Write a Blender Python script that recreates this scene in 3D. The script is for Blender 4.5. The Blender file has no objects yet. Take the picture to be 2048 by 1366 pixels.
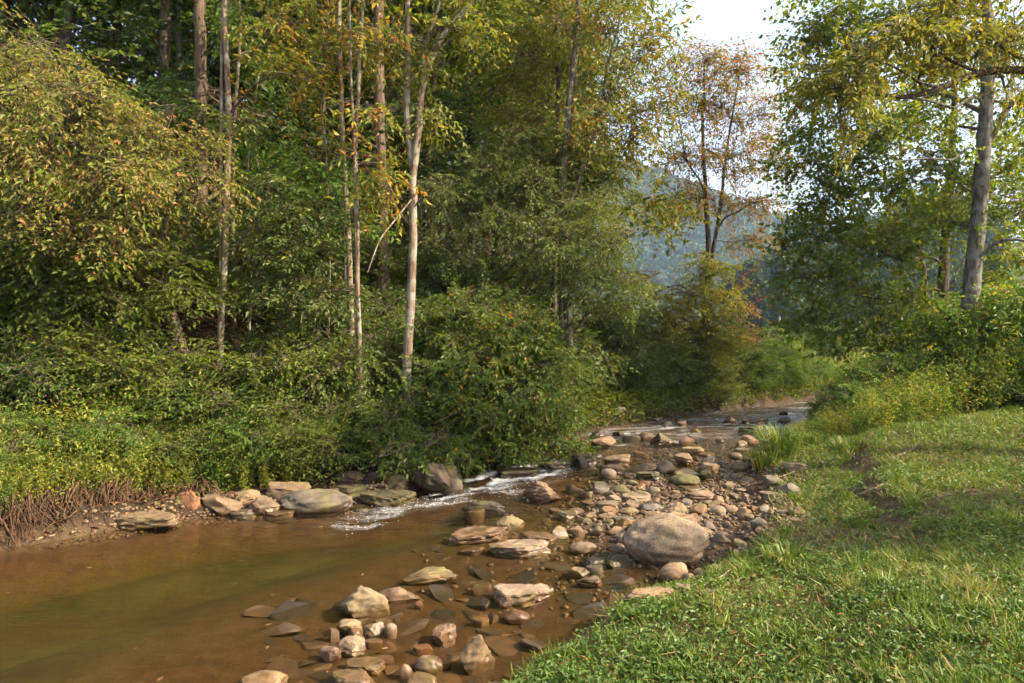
import bpy, bmesh, math, random
import numpy as np
from mathutils import Vector

sc = bpy.context.scene
rng = np.random.default_rng(7)
random.seed(7)

# ------------------------------------------------------------------ camera, sky, sun, exposure
F = 1365.3            # focal length in pixels of the 2048 px wide picture (24 mm on 36 mm)
CZ = 2.0              # camera height above the pool
HOR = 690.0           # row of the horizon
cam_d = bpy.data.cameras.new("camera")
cam_d.lens = 24.0
cam_d.sensor_width = 36.0
cam_d.shift_y = 7.0 / 2048.0
cam_d.clip_start = 0.05
cam_d.clip_end = 5000
cam = bpy.data.objects.new("camera", cam_d)
sc.collection.objects.link(cam)
cam.location = (0, 0, CZ)
cam.rotation_euler = (math.radians(90), 0, 0)
sc.camera = cam

SUN_AZ, SUN_EL = math.radians(107), math.radians(36)     # clockwise from the view direction
sun_vec = Vector((math.sin(SUN_AZ) * math.cos(SUN_EL), math.cos(SUN_AZ) * math.cos(SUN_EL), math.sin(SUN_EL)))
sun_d = bpy.data.lights.new("sun", 'SUN')
sun_d.energy = 4.2
sun_d.angle = math.radians(0.6)
sun_d.color = (1.0, 0.85, 0.64)
sun = bpy.data.objects.new("sun", sun_d)
sc.collection.objects.link(sun)
sun.rotation_euler = sun_vec.to_track_quat('Z', 'Y').to_euler()

world = bpy.data.worlds.new("World")
sc.world = world
world.use_nodes = True
wn, wl = world.node_tree.nodes, world.node_tree.links
wn.clear()
w_out = wn.new('ShaderNodeOutputWorld')
w_bg = wn.new('ShaderNodeBackground')
w_sky = wn.new('ShaderNodeTexSky')
w_sky.sky_type = 'NISHITA'
w_sky.sun_disc = False
w_sky.sun_elevation = SUN_EL
w_sky.sun_rotation = SUN_AZ
w_sky.air_density = 1.0
w_sky.dust_density = 5.0
w_mix = wn.new('ShaderNodeMix')
w_mix.data_type = 'RGBA'
w_mix.inputs['Factor'].default_value = 0.35          # thin even white veil over the blue
w_mix.inputs['B'].default_value = (4.3, 4.75, 5.4, 1)
wl.new(w_sky.outputs[0], w_mix.inputs['A'])
wl.new(w_mix.outputs['Result'], w_bg.inputs['Color'])
w_bg.inputs['Strength'].default_value = 0.12
wl.new(w_bg.outputs[0], w_out.inputs['Surface'])

sc.view_settings.view_transform = 'Standard'
sc.view_settings.look = 'None'
sc.view_settings.exposure = 1.78
sc.view_settings.gamma = 1.0
cy = sc.cycles
cy.debug_use_spatial_splits = True
cy.max_bounces = 8
cy.diffuse_bounces = 5
cy.glossy_bounces = 2
cy.transmission_bounces = 5
cy.use_adaptive_sampling = True
cy.adaptive_threshold = 0.035
cy.adaptive_min_samples = 20
cy.transparent_max_bounces = 12
cy.volume_bounces = 0
cy.sample_clamp_indirect = 6.0
cy.caustics_reflective = False
cy.caustics_refractive = False
cy.use_denoising = True
try:
    cy.denoiser = 'OPENIMAGEDENOISE'
    cy.denoising_input_passes = 'RGB_ALBEDO_NORMAL'
except Exception:
    pass

# ------------------------------------------------------------------ helpers
def link(o):
    sc.collection.objects.link(o)
    return o

def tag(o, label=None, cat=None, group=None, kind=None):
    if label: o["label"] = label
    if cat: o["category"] = cat
    if group: o["group"] = group
    if kind: o["kind"] = kind
    return o

def empty(name, loc, label=None, cat=None, group=None):
    o = link(bpy.data.objects.new(name, None))
    o.empty_display_size = 0.1
    o.location = loc
    return tag(o, label, cat, group)

class Buf:
    """collects vertices and polygons of one mesh"""
    def __init__(self):
        self.v, self.f, self.t, self.n = [], [], [], 0
    def add(self, verts, faces, tint=None):
        verts = np.asarray(verts, dtype=np.float32).reshape(-1, 3)
        faces = np.asarray(faces, dtype=np.int32)
        if len(verts) == 0 or len(faces) == 0:
            return
        self.v.append(verts)
        self.f.append(faces + self.n)
        if tint is None:
            tint = np.zeros(len(verts), dtype=np.float32)
        self.t.append(np.asarray(tint, dtype=np.float32))
        self.n += len(verts)
    def mesh(self, name, mat=None, smooth=False, attr="tint", extra=None):
        me = bpy.data.meshes.new(name)
        if self.n == 0:
            return me
        V = np.concatenate(self.v)
        loops = np.concatenate([f.ravel() for f in self.f])
        tot = np.concatenate([np.full(len(f), f.shape[1], dtype=np.int32) for f in self.f])
        start = np.concatenate([[0], np.cumsum(tot)[:-1]]).astype(np.int32)
        me.vertices.add(len(V)); me.vertices.foreach_set("co", V.ravel())
        me.loops.add(len(loops)); me.loops.foreach_set("vertex_index", loops)
        me.polygons.add(len(tot)); me.polygons.foreach_set("loop_start", start)
        me.polygons.foreach_set("loop_total", tot)
        me.polygons.foreach_set("use_smooth", np.full(len(tot), smooth, dtype=bool))
        if attr:
            a = me.attributes.new(attr, 'FLOAT', 'POINT')
            a.data.foreach_set("value", np.concatenate(self.t))
        for k, arr in (extra or {}).items():
            a = me.attributes.new(k, 'FLOAT', 'POINT')
            a.data.foreach_set("value", np.asarray(arr, dtype=np.float32))
        me.update(calc_edges=True)
        if mat: me.materials.append(mat)
        return me
    def obj(self, name, mat=None, parent=None, smooth=False, **k):
        o = link(bpy.data.objects.new(name, self.mesh(name, mat, smooth, **k)))
        if parent: o.parent = parent
        return o

def norm(a):
    return a / np.maximum(np.linalg.norm(a, axis=-1, keepdims=True), 1e-9)

def tubes(paths, radii, sides=5):
    """many tubes at once: paths (m,k,3), radii (m,k)"""
    paths = np.asarray(paths, dtype=np.float64)
    radii = np.asarray(radii, dtype=np.float64)
    m, k, _ = paths.shape
    tan = norm(np.gradient(paths, axis=1))
    ref = np.where(np.abs(tan[..., 2:3]) > 0.85, np.array([1.0, 0.15, 0]), np.array([0.0, 0.1, 1.0]))
    ref = np.broadcast_to(ref[:, :1, :], tan.shape)
    a = norm(np.cross(tan, ref)); b = np.cross(tan, a)
    ang = np.arange(sides) / sides * 2 * np.pi
    ring = a[:, :, None, :] * np.cos(ang)[None, None, :, None] + b[:, :, None, :] * np.sin(ang)[None, None, :, None]
    V = paths[:, :, None, :] + ring * radii[:, :, None, None]
    base = (np.arange(m) * k * sides)[:, None, None] + (np.arange(k - 1) * sides)[None, :, None]
    s = np.arange(sides)[None, None, :]; s2 = (np.arange(sides) + 1)[None, None, :] % sides
    faces = np.stack([base + s, base + s2, base + sides + s2, base + sides + s], axis=-1).reshape(-1, 4)
    return V.reshape(-1, 3), faces

def leaves(pos, d, up, length, width, fold=0.12, droop=0.12):
    """folded pointed leaves, one quad each; pos,d,up (n,3), length,width (n)"""
    d = norm(d); s = norm(np.cross(d, up)); n = np.cross(s, d)
    L = length[:, None]; W = width[:, None]
    V = np.stack([pos, pos + d * L * 0.45 + s * W * 0.5 + n * L * fold,
                  pos + d * L - n * L * droop, pos + d * L * 0.45 - s * W * 0.5 + n * L * fold], axis=1)
    Fc = np.arange(len(pos) * 4).reshape(-1, 4)
    return V.reshape(-1, 3), Fc

# value noise
_tab = np.random.default_rng(3).random((256, 256))
def vnoise(x, y):
    xi = np.floor(x).astype(int); yi = np.floor(y).astype(int)
    fx = x - xi; fy = y - yi
    fx = fx * fx * (3 - 2 * fx); fy = fy * fy * (3 - 2 * fy)
    g = lambda i, j: _tab[(xi + i) & 255, (yi + j) & 255]
    return (g(0, 0) * (1 - fx) + g(1, 0) * fx) * (1 - fy) + (g(0, 1) * (1 - fx) + g(1, 1) * fx) * fy
def fbm(x, y, o=4):
    r = 0; a = 0.5
    for i in range(o):
        r = r + a * vnoise(x * 2 ** i + 17.3 * i, y * 2 ** i + 9.1 * i); a *= 0.5
    return r
def sstep(a, b, x):
    t = np.clip((np.asarray(x) - a) / (np.asarray(b) - a), 0, 1)
    return t * t * (3 - 2 * t)

# ------------------------------------------------------------------ the lie of the land
LB = np.array([(-40, -12), (-16, -2), (-9.0, 3.5), (-6.6, 5.6), (-5.0, 6.66), (-4.0, 7.6), (-3.4, 8.1), (-2.06, 8.5), (-1.35, 9.1), (-0.95, 9.7), (-0.4, 10.7),
               (0.6, 11.9), (1.8, 14.0), (3.3, 15.4), (4.8, 17.2), (7.7, 19.7), (9.3, 20.7), (13, 22.5), (20, 25), (40, 30), (90, 34)], float)
RB = np.array([(-34, -24), (-12, -9), (-3.0, -1.0), (-1.3, 2.2), (-0.05, 4.0), (0.68, 5.05), (1.42, 5.6), (1.95, 6.3), (3.0, 8.5), (3.6, 10.1), (5.0, 12.7), (6.9, 15.6),
               (10.1, 18.4), (20, 21.5), (40, 25), (90, 29)], float)

def signed(poly, x, y):
    """distance to the polyline, positive on its left side (walking upstream)"""
    best = np.full(x.shape, 1e9); sg = np.ones(x.shape)
    for (ax, ay), (bx, by) in zip(poly[:-1], poly[1:]):
        dx, dy = bx - ax, by - ay
        t = np.clip(((x - ax) * dx + (y - ay) * dy) / (dx * dx + dy * dy), 0, 1)
        qx, qy = x - (ax + t * dx), y - (ay + t * dy)
        d = np.hypot(qx, qy); c = dx * qy - dy * qx
        m = d < best - 1e-9
        best = np.where(m, d, best); sg = np.where(m, np.sign(c), sg)
    return best * np.where(sg == 0, 1, sg)

def wlevel(x, y):
    return 0.22 * sstep(8.7, 10.5, y + 0.12 * x) + 0.012 * np.clip(y - 10.5, 0, 25)

def bar_mask(x, y):
    # the gravel bar: a long ellipse slanting along the right bank
    cx, cyy = 2.15, 8.9
    ux, uy = 0.36, 0.93
    a = (x - cx) * ux + (y - cyy) * uy
    b = (x - cx) * uy - (y - cyy) * ux
    r = np.sqrt((a / 2.9) ** 2 + (b / 1.25) ** 2)
    return 1 - sstep(0.65, 1.15, r + 0.25 * (vnoise(x * 1.7, y * 1.7) - 0.5))

def height(x, y):
    x = np.asarray(x, float); y = np.asarray(y, float)
    dl = signed(LB, x, y); dr = -signed(RB, x, y)      # >0 outside the stream on that side
    W = wlevel(x, y)
    n1 = fbm(x * 0.9 + 5, y * 0.9) - 0.47; n2 = fbm(x * 4.1, y * 4.1 + 3) - 0.47
    # bed
    inl, inr = np.maximum(-dl, 0), np.maximum(-dr, 0)
    pool = 1 - sstep(7.5, 9.5, y)
    deep = 0.036 + 0.03 * sstep(7, 9, y) + 0.44 * pool * sstep(2.2, 4.4, inr) * sstep(0.1, 1.2, inl)
    depth = np.minimum(deep, 0.015 + 0.07 * inr)
    depth = np.minimum(depth, 0.02 + 0.45 * inl)
    bed = W - depth + 0.05 * n1 * (0.5 + 2 * depth) + 0.02 * n2
    bm = bar_mask(x, y)
    bed = bed * (1 - bm) + bm * (W + 0.02 - 0.045 * sstep(8.8, 10.2, y) + 0.10 * n1 + 0.05 * n2)
    # left: cut bank, then the wooded slope
    xlim = np.minimum(np.interp(y, LB[:, 1], LB[:, 0]) + 3.0, 5.0 + 0.02 * y)
    f = sstep(0, 7, xlim - x)
    d = np.maximum(dl, 0)
    rocky = np.exp(-((y - 8.6) / 1.3) ** 2)
    left = W + (0.34 - 0.22 * rocky) * sstep(0.02, 0.28, d) + 0.07 * np.minimum(d, 30) + f * (0.40 * np.clip(d - 0.4, 0, 34)) + 0.25 * n1 * sstep(0.2, 2, d) + 0.04 * n2
    # right: low lawn
    d = np.maximum(dr, 0)
    right = W + 0.02 + 0.08 * sstep(0, 0.3, d) + 0.18 * (1 - np.exp(-d / 0.9)) + 0.066 * np.minimum(d, 9) + 0.16 * n1 * sstep(0, 1, d) + 0.035 * n2 * sstep(0.1, .6, d)
    right = right + 0.13 * sstep(1.2, 1.55, d + 1.1 * n1 + 0.35 * n2) * sstep(5.5, 7.5, y) + 0.15 * sstep(1.0, 2.2, d) * (1 - sstep(5.5, 7.5, y))
    z = np.where(dl > 0, left, np.where(dr > 0, right, bed))
    return z

def H(x, y):
    return float(height(np.array([x]), np.array([y]))[0])
def W_(x, y):
    return float(wlevel(np.array([x]), np.array([y]))[0])

def P(px, py, Y):
    return np.array([(px - 1024) / F * Y, Y, CZ - (py - HOR) / F * Y])
def ground_at(px, py):
    """where the line of sight through a pixel meets ground or water"""
    Y = np.linspace(2.5, 60, 4000)
    X = (px - 1024) / F * Y; Z = CZ - (py - HOR) / F * Y
    g = np.maximum(height(X, Y), np.where((signed(LB, X, Y) < 0) & (-signed(RB, X, Y) < 0), wlevel(X, Y), -9))
    i = int(np.argmax(Z < g))
    return X[i], Y[i], g[i]

# ------------------------------------------------------------------ materials
def new_mat(name):
    m = bpy.data.materials.new(name)
    m.use_nodes = True
    m.node_tree.nodes.clear()
    return m, m.node_tree.nodes, m.node_tree.links

def ramp(n, stops):
    r = n.new('ShaderNodeValToRGB')
    e = r.color_ramp.elements
    while len(e) > 1: e.remove(e[-1])
    e[0].position, e[0].color = stops[0][0], (*stops[0][1], 1)
    for p, c in stops[1:]:
        q = e.new(p); q.color = (*c, 1)
    return r

def leaf_mat(name, stops, trans=0.44, rough=0.5, spec=0.3):
    m, n, l = new_mat(name)
    out = n.new('ShaderNodeOutputMaterial')
    at = n.new('ShaderNodeAttribute'); at.attribute_name = "tint"
    r = ramp(n, stops)
    l.new(at.outputs['Fac'], r.inputs['Fac'])
    oi = n.new('ShaderNodeObjectInfo')
    hs = n.new('ShaderNodeHueSaturation')
    mr = n.new('ShaderNodeMapRange'); mr.inputs['To Min'].default_value = 0.88; mr.inputs['To Max'].default_value = 1.15
    l.new(oi.outputs['Random'], mr.inputs['Value']); l.new(mr.outputs[0], hs.inputs['Value'])
    l.new(r.outputs['Color'], hs.inputs['Color'])
    b = n.new('ShaderNodeBsdfPrincipled')
    b.inputs['Roughness'].default_value = rough
    b.inputs['Specular IOR Level'].default_value = spec
    l.new(hs.outputs['Color'], b.inputs['Base Color'])
    t = n.new('ShaderNodeBsdfTranslucent')
    g = n.new('ShaderNodeMix'); g.data_type = 'RGBA'; g.blend_type = 'MULTIPLY'; g.inputs['Factor'].default_value = 1
    g.inputs['B'].default_value = (1.35, 1.25, 0.55, 1)
    l.new(hs.outputs['Color'], g.inputs['A']); l.new(g.outputs['Result'], t.inputs['Color'])
    mx = n.new('ShaderNodeMixShader'); mx.inputs['Fac'].default_value = trans
    l.new(b.outputs[0], mx.inputs[1]); l.new(t.outputs[0], mx.inputs[2])
    l.new(mx.outputs[0], out.inputs['Surface'])
    return m

DK, MD, LT = (0.056, 0.086, 0.010), (0.106, 0.150, 0.015), (0.172, 0.208, 0.025)
YG, YE, OR = (0.17, 0.19, 0.025), (0.36, 0.27, 0.03), (0.42, 0.16, 0.025)
RU, PK, OL = (0.24, 0.065, 0.022), (0.36, 0.21, 0.12), (0.10, 0.11, 0.028)
M = {}
M['green'] = leaf_mat("leaf_green", [(0, DK), (0.45, MD), (0.8, LT), (0.97, YG)])
M['deep'] = leaf_mat("leaf_deep_green", [(0, (0.034, 0.068, 0.010)), (0.55, (0.066, 0.115, 0.016)), (0.9, LT), (1, YG)])
M['olive'] = leaf_mat("leaf_olive", [(0, MD), (0.4, (0.075, 0.115, 0.024)), (0.75, (0.13, 0.16, 0.04)), (0.93, YG), (1, YE)])
M['yellowgreen'] = leaf_mat("leaf_yellow_green", [(0, MD), (0.3, LT), (0.65, YG), (0.88, YE), (1, OR)])
M['lime'] = leaf_mat("leaf_lime", [(0, (0.05, 0.11, 0.012)), (0.5, (0.10, 0.19, 0.02)), (0.9, (0.19, 0.24, 0.03)), (1, YE)])
M['gold'] = leaf_mat("leaf_gold", [(0, LT), (0.3, YG), (0.6, (0.27, 0.23, 0.03)), (0.85, YE), (1, OR)])
M['orange'] = leaf_mat("leaf_orange_mixed", [(0, MD), (0.35, LT), (0.55, YG), (0.75, YE), (0.9, OR), (1, RU)])
M['rust'] = leaf_mat("leaf_rust", [(0, LT), (0.25, (0.18, 0.18, 0.035)), (0.5, (0.29, 0.19, 0.045)), (0.7, (0.34, 0.13, 0.04)), (1, (0.28, 0.08, 0.03))])
M['blush'] = leaf_mat("leaf_blush", [(0, MD), (0.3, LT), (0.55, (0.20, 0.20, 0.04)), (0.74, (0.30, 0.20, 0.06)), (0.87, (0.34, 0.20, 0.10)), (0.95, OR), (1, (0.34, 0.07, 0.03))])
M['sunny'] = leaf_mat("leaf_sunny_weed", [(0, (0.10, 0.15, 0.018)), (0.4, (0.18, 0.215, 0.026)), (0.8, (0.28, 0.275, 0.035)), (1, (0.40, 0.31, 0.05))])  # yellow-green weed leaf, sunlight put into its colour by lightening it
M['fresh'] = leaf_mat("leaf_fresh", [(0, (0.075, 0.13, 0.014)), (0.5, (0.13, 0.19, 0.02)), (0.85, (0.20, 0.24, 0.03)), (1, YE)], trans=0.55)
M['maple'] = leaf_mat("leaf_maple", [(0, (0.07, 0.12, 0.014)), (0.4, (0.12, 0.175, 0.02)), (0.7, YG), (0.9, YE), (1, OR)], trans=0.55)
M['bush'] = leaf_mat("leaf_streamside", [(0, DK), (0.4, MD), (0.7, (0.085, 0.135, 0.03)), (0.86, YG), (0.94, YE), (1, OR)])
M['conifer'] = leaf_mat("leaf_conifer", [(0, (0.014, 0.034, 0.014)), (0.6, (0.03, 0.06, 0.024)), (1, (0.055, 0.085, 0.03))], trans=0.15)
M['farwood'] = leaf_mat("leaf_far_wood", [(0, (0.025, 0.05, 0.013)), (0.5, (0.05, 0.085, 0.02)), (1, (0.10, 0.13, 0.03))], trans=0.1, rough=0.7)
M['grass'] = leaf_mat("grass_blade", [(0, (0.075, 0.13, 0.018)), (0.55, (0.14, 0.20, 0.025)), (0.85, (0.20, 0.23, 0.035)), (1, (0.32, 0.25, 0.10))], trans=0.25)
M['weed'] = leaf_mat("lawn_weed", [(0, (0.05, 0.10, 0.018)), (0.6, (0.10, 0.165, 0.026)), (0.92, (0.18, 0.22, 0.035)), (1, (0.30, 0.26, 0.05))], trans=0.25)
M['litter'] = leaf_mat("leaf_litter", [(0, (0.07, 0.035, 0.018)), (0.5, (0.17, 0.08, 0.035)), (0.85, (0.26, 0.11, 0.04)), (1, (0.30, 0.20, 0.09))], trans=0.1, rough=0.7)

def bark_mat(name, c1, c2, lichen=None, scale=14, bump=0.6):
    m, n, l = new_mat(name)
    out = n.new('ShaderNodeOutputMaterial'); b = n.new('ShaderNodeBsdfPrincipled')
    b.inputs['Roughness'].default_value = 0.9; b.inputs['Specular IOR Level'].default_value = 0.2
    tc = n.new('ShaderNodeNewGeometry'); mp = n.new('ShaderNodeMapping')
    mp.inputs['Scale'].default_value = (1, 1, 0.16)
    l.new(tc.outputs['Position'], mp.inputs['Vector'])
    nz = n.new('ShaderNodeTexNoise'); nz.inputs['Scale'].default_value = scale * 1.6; nz.inputs['Detail'].default_value = 6; nz.inputs['Roughness'].default_value = 0.65
    l.new(mp.outputs[0], nz.inputs['Vector'])
    r = ramp(n, [(0.38, c1), (0.62, c2)])
    l.new(nz.outputs['Fac'], r.inputs['Fac'])
    col = r.outputs['Color']
    if lichen:
        n2 = n.new('ShaderNodeTexNoise'); n2.inputs['Scale'].default_value = 5.0; n2.inputs['Detail'].default_value = 5
        l.new(tc.outputs['Position'], n2.inputs['Vector'])
        r2 = ramp(n, [(0.50, (0, 0, 0)), (0.60, (1, 1, 1))])
        l.new(n2.outputs['Fac'], r2.inputs['Fac'])
        mx = n.new('ShaderNodeMix'); mx.data_type = 'RGBA'; mx.inputs['B'].default_value = (*lichen, 1)
        l.new(r2.outputs['Color'], mx.inputs['Factor']); l.new(col, mx.inputs['A'])
        col = mx.outputs['Result']
    l.new(col, b.inputs['Base Color'])
    bp = n.new('ShaderNodeBump'); bp.inputs['Strength'].default_value = bump; bp.inputs['Distance'].default_value = 0.05
    l.new(nz.outputs['Fac'], bp.inputs['Height']); l.new(bp.outputs[0], b.inputs['Normal'])
    l.new(b.outputs[0], out.inputs['Surface'])
    return m
M['bark_pale'] = bark_mat("bark_pale", (0.10, 0.068, 0.044), (0.24, 0.175, 0.12), (0.26, 0.235, 0.18))
M['bark_brown'] = bark_mat("bark_brown", (0.06, 0.040, 0.027), (0.17, 0.115, 0.078))
M['bark_grey'] = bark_mat("bark_grey", (0.045, 0.038, 0.03), (0.17, 0.145, 0.115), (0.17, 0.16, 0.125))
M['bark_dark'] = bark_mat("bark_dark", (0.045, 0.032, 0.022), (0.13, 0.095, 0.065))
M['twig'] = bark_mat("twig", (0.07, 0.05, 0.033), (0.17, 0.13, 0.09), scale=20)
M['root'] = bark_mat("root", (0.045, 0.025, 0.014), (0.15, 0.085, 0.045), scale=25)
M['dry'] = bark_mat("dry_wood", (0.16, 0.10, 0.06), (0.38, 0.27, 0.17), scale=25)

def wet_value(n, l):
    """1 below the damp line just above the water, 0 above it"""
    g = n.new('ShaderNodeNewGeometry'); s = n.new('ShaderNodeSeparateXYZ')
    l.new(g.outputs['Position'], s.inputs[0])
    yy = n.new('ShaderNodeMath'); yy.operation = 'MULTIPLY_ADD'; yy.inputs[1].default_value = 0.12
    l.new(s.outputs['X'], yy.inputs[0]); l.new(s.outputs['Y'], yy.inputs[2])
    m1 = n.new('ShaderNodeMapRange'); m1.interpolation_type = 'SMOOTHSTEP'
    m1.inputs['From Min'].default_value = 8.7; m1.inputs['From Max'].default_value = 10.5; m1.inputs['To Max'].default_value = 0.22
    l.new(yy.outputs[0], m1.inputs['Value'])
    m2 = n.new('ShaderNodeMapRange'); m2.inputs['From Min'].default_value = 10.5; m2.inputs['From Max'].default_value = 35.5; m2.inputs['To Max'].default_value = 0.30
    l.new(s.outputs['Y'], m2.inputs['Value'])
    a = n.new('ShaderNodeMath'); a.operation = 'ADD'; l.new(m1.outputs[0], a.inputs[0]); l.new(m2.outputs[0], a.inputs[1])
    d = n.new('ShaderNodeMath'); d.operation = 'SUBTRACT'; l.new(s.outputs['Z'], d.inputs[0]); l.new(a.outputs[0], d.inputs[1])
    nz = n.new('ShaderNodeTexNoise'); nz.inputs['Scale'].default_value = 9; l.new(g.outputs['Position'], nz.inputs['Vector'])
    e = n.new('ShaderNodeMath'); e.operation = 'MULTIPLY_ADD'; e.inputs[1].default_value = -0.11
    l.new(nz.outputs['Fac'], e.inputs[0]); l.new(d.outputs[0], e.inputs[2])
    m3 = n.new('ShaderNodeMapRange'); m3.inputs['From Min'].default_value = -0.012; m3.inputs['From Max'].default_value = 0.012
    m3.inputs['To Min'].default_value = 1; m3.inputs['To Max'].default_value = 0
    l.new(e.outputs[0], m3.inputs['Value'])
    return m3.outputs[0], g

def rock_mat(name, speckle=False):
    m, n, l = new_mat(name)
    out = n.new('ShaderNodeOutputMaterial'); b = n.new('ShaderNodeBsdfPrincipled')
    oi = n.new('ShaderNodeObjectInfo')
    wet, g = wet_value(n, l)
    nz = n.new('ShaderNodeTexNoise'); nz.inputs['Scale'].default_value = 6 if not speckle else 5; nz.inputs['Detail'].default_value = 9; nz.inputs['Roughness'].default_value = 0.66
    l.new(g.outputs['Position'], nz.inputs['Vector'])
    r = ramp(n, [(0.28, (0.42, 0.40, 0.38)), (0.5, (0.9, 0.88, 0.85)), (0.72, (1.45, 1.35, 1.2))])
    l.new(nz.outputs['Fac'], r.inputs['Fac'])
    mx = n.new('ShaderNodeMix'); mx.data_type = 'RGBA'; mx.blend_type = 'MULTIPLY'; mx.inputs['Factor'].default_value = 1
    l.new(oi.outputs['Color'], mx.inputs['A']); l.new(r.outputs['Color'], mx.inputs['B'])
    col = mx.outputs['Result']
    nf = n.new('ShaderNodeTexNoise'); nf.inputs['Scale'].default_value = 90 if speckle else 42; nf.inputs['Detail'].default_value = 4; nf.inputs['Roughness'].default_value = 0.7
    l.new(g.outputs['Position'], nf.inputs['Vector'])
    r3 = ramp(n, [(0.36, (0.30, 0.28, 0.27)), (0.5, (1, 1, 1)), (0.64, (1.5, 1.46, 1.4))] if speckle else [(0.3, (0.72, 0.7, 0.68)), (0.55, (1, 1, 1)), (0.75, (1.15, 1.12, 1.08))])
    l.new(nf.outputs['Fac'], r3.inputs['Fac'])
    mx2 = n.new('ShaderNodeMix'); mx2.data_type = 'RGBA'; mx2.blend_type = 'MULTIPLY'; mx2.inputs['Factor'].default_value = 1
    l.new(col, mx2.inputs['A']); l.new(r3.outputs['Color'], mx2.inputs['B']); col = mx2.outputs['Result']
    # patches of algae, moss and rusty stain
    nm = n.new('ShaderNodeTexNoise'); nm.inputs['Scale'].default_value = 3.3; nm.inputs['Detail'].default_value = 7
    l.new(g.outputs['Position'], nm.inputs['Vector'])
    rm = ramp(n, [(0.53, (0, 0, 0)), (0.66, (1, 1, 1))])
    l.new(nm.outputs['Fac'], rm.inputs['Fac'])
    mm = n.new('ShaderNodeMath'); mm.operation = 'MULTIPLY'; mm.inputs[1].default_value = 0.25 if speckle else 0.55
    l.new(rm.outputs['Color'], mm.inputs[0])
    mx3 = n.new('ShaderNodeMix'); mx3.data_type = 'RGBA'; mx3.inputs['B'].default_value = (0.13, 0.12, 0.03, 1)
    l.new(mm.outputs[0], mx3.inputs['Factor']); l.new(col, mx3.inputs['A']); col = mx3.outputs['Result']
    # damp foot of the stone
    dk = n.new('ShaderNodeMix'); dk.data_type = 'RGBA'; dk.blend_type = 'MULTIPLY'; dk.inputs['B'].default_value = (0.58, 0.51, 0.43, 1)
    l.new(wet, dk.inputs['Factor']); l.new(col, dk.inputs['A'])
    l.new(dk.outputs['Result'], b.inputs['Base Color'])
    rr = n.new('ShaderNodeMapRange'); rr.inputs['To Min'].default_value = 0.85; rr.inputs['To Max'].default_value = 0.3
    l.new(wet, rr.inputs['Value']); l.new(rr.outputs[0], b.inputs['Roughness'])
    b.inputs['Specular IOR Level'].default_value = 0.35
    bp = n.new('ShaderNodeBump'); bp.inputs['Strength'].default_value = 0.55; bp.inputs['Distance'].default_value = 0.02
    ad = n.new('ShaderNodeMath'); ad.operation = 'MULTIPLY_ADD'; ad.inputs[1].default_value = 0.8 if speckle else 0.35
    l.new(nf.outputs['Fac'], ad.inputs[0]); l.new(nz.outputs['Fac'], ad.inputs[2])
    l.new(ad.outputs[0], bp.inputs['Height']); l.new(bp.outputs[0], b.inputs['Normal'])
    l.new(b.outputs[0], out.inputs['Surface'])
    return m
M['rock'] = rock_mat("river_rock")
def silt_mat():
    m, n, l = new_mat("silted_stone")
    out = n.new('ShaderNodeOutputMaterial'); b = n.new('ShaderNodeBsdfPrincipled'); oi = n.new('ShaderNodeObjectInfo'); g = n.new('ShaderNodeNewGeometry')
    nz = n.new('ShaderNodeTexNoise'); nz.inputs['Scale'].default_value = 14; nz.inputs['Detail'].default_value = 6; l.new(g.outputs['Position'], nz.inputs['Vector'])
    r = ramp(n, [(0.3, (0.6, 0.6, 0.6)), (0.7, (1.2, 1.2, 1.2))]); l.new(nz.outputs['Fac'], r.inputs['Fac'])
    mx = n.new('ShaderNodeMix'); mx.data_type = 'RGBA'; mx.blend_type = 'MULTIPLY'; mx.inputs['Factor'].default_value = 1
    l.new(oi.outputs['Color'], mx.inputs['A']); l.new(r.outputs['Color'], mx.inputs['B']); l.new(mx.outputs['Result'], b.inputs['Base Color'])
    b.inputs['Roughness'].default_value = 0.7; l.new(b.outputs[0], out.inputs['Surface'])
    return m
M['silted'] = silt_mat()
M['granite'] = rock_mat("speckled_granite", True)

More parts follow.
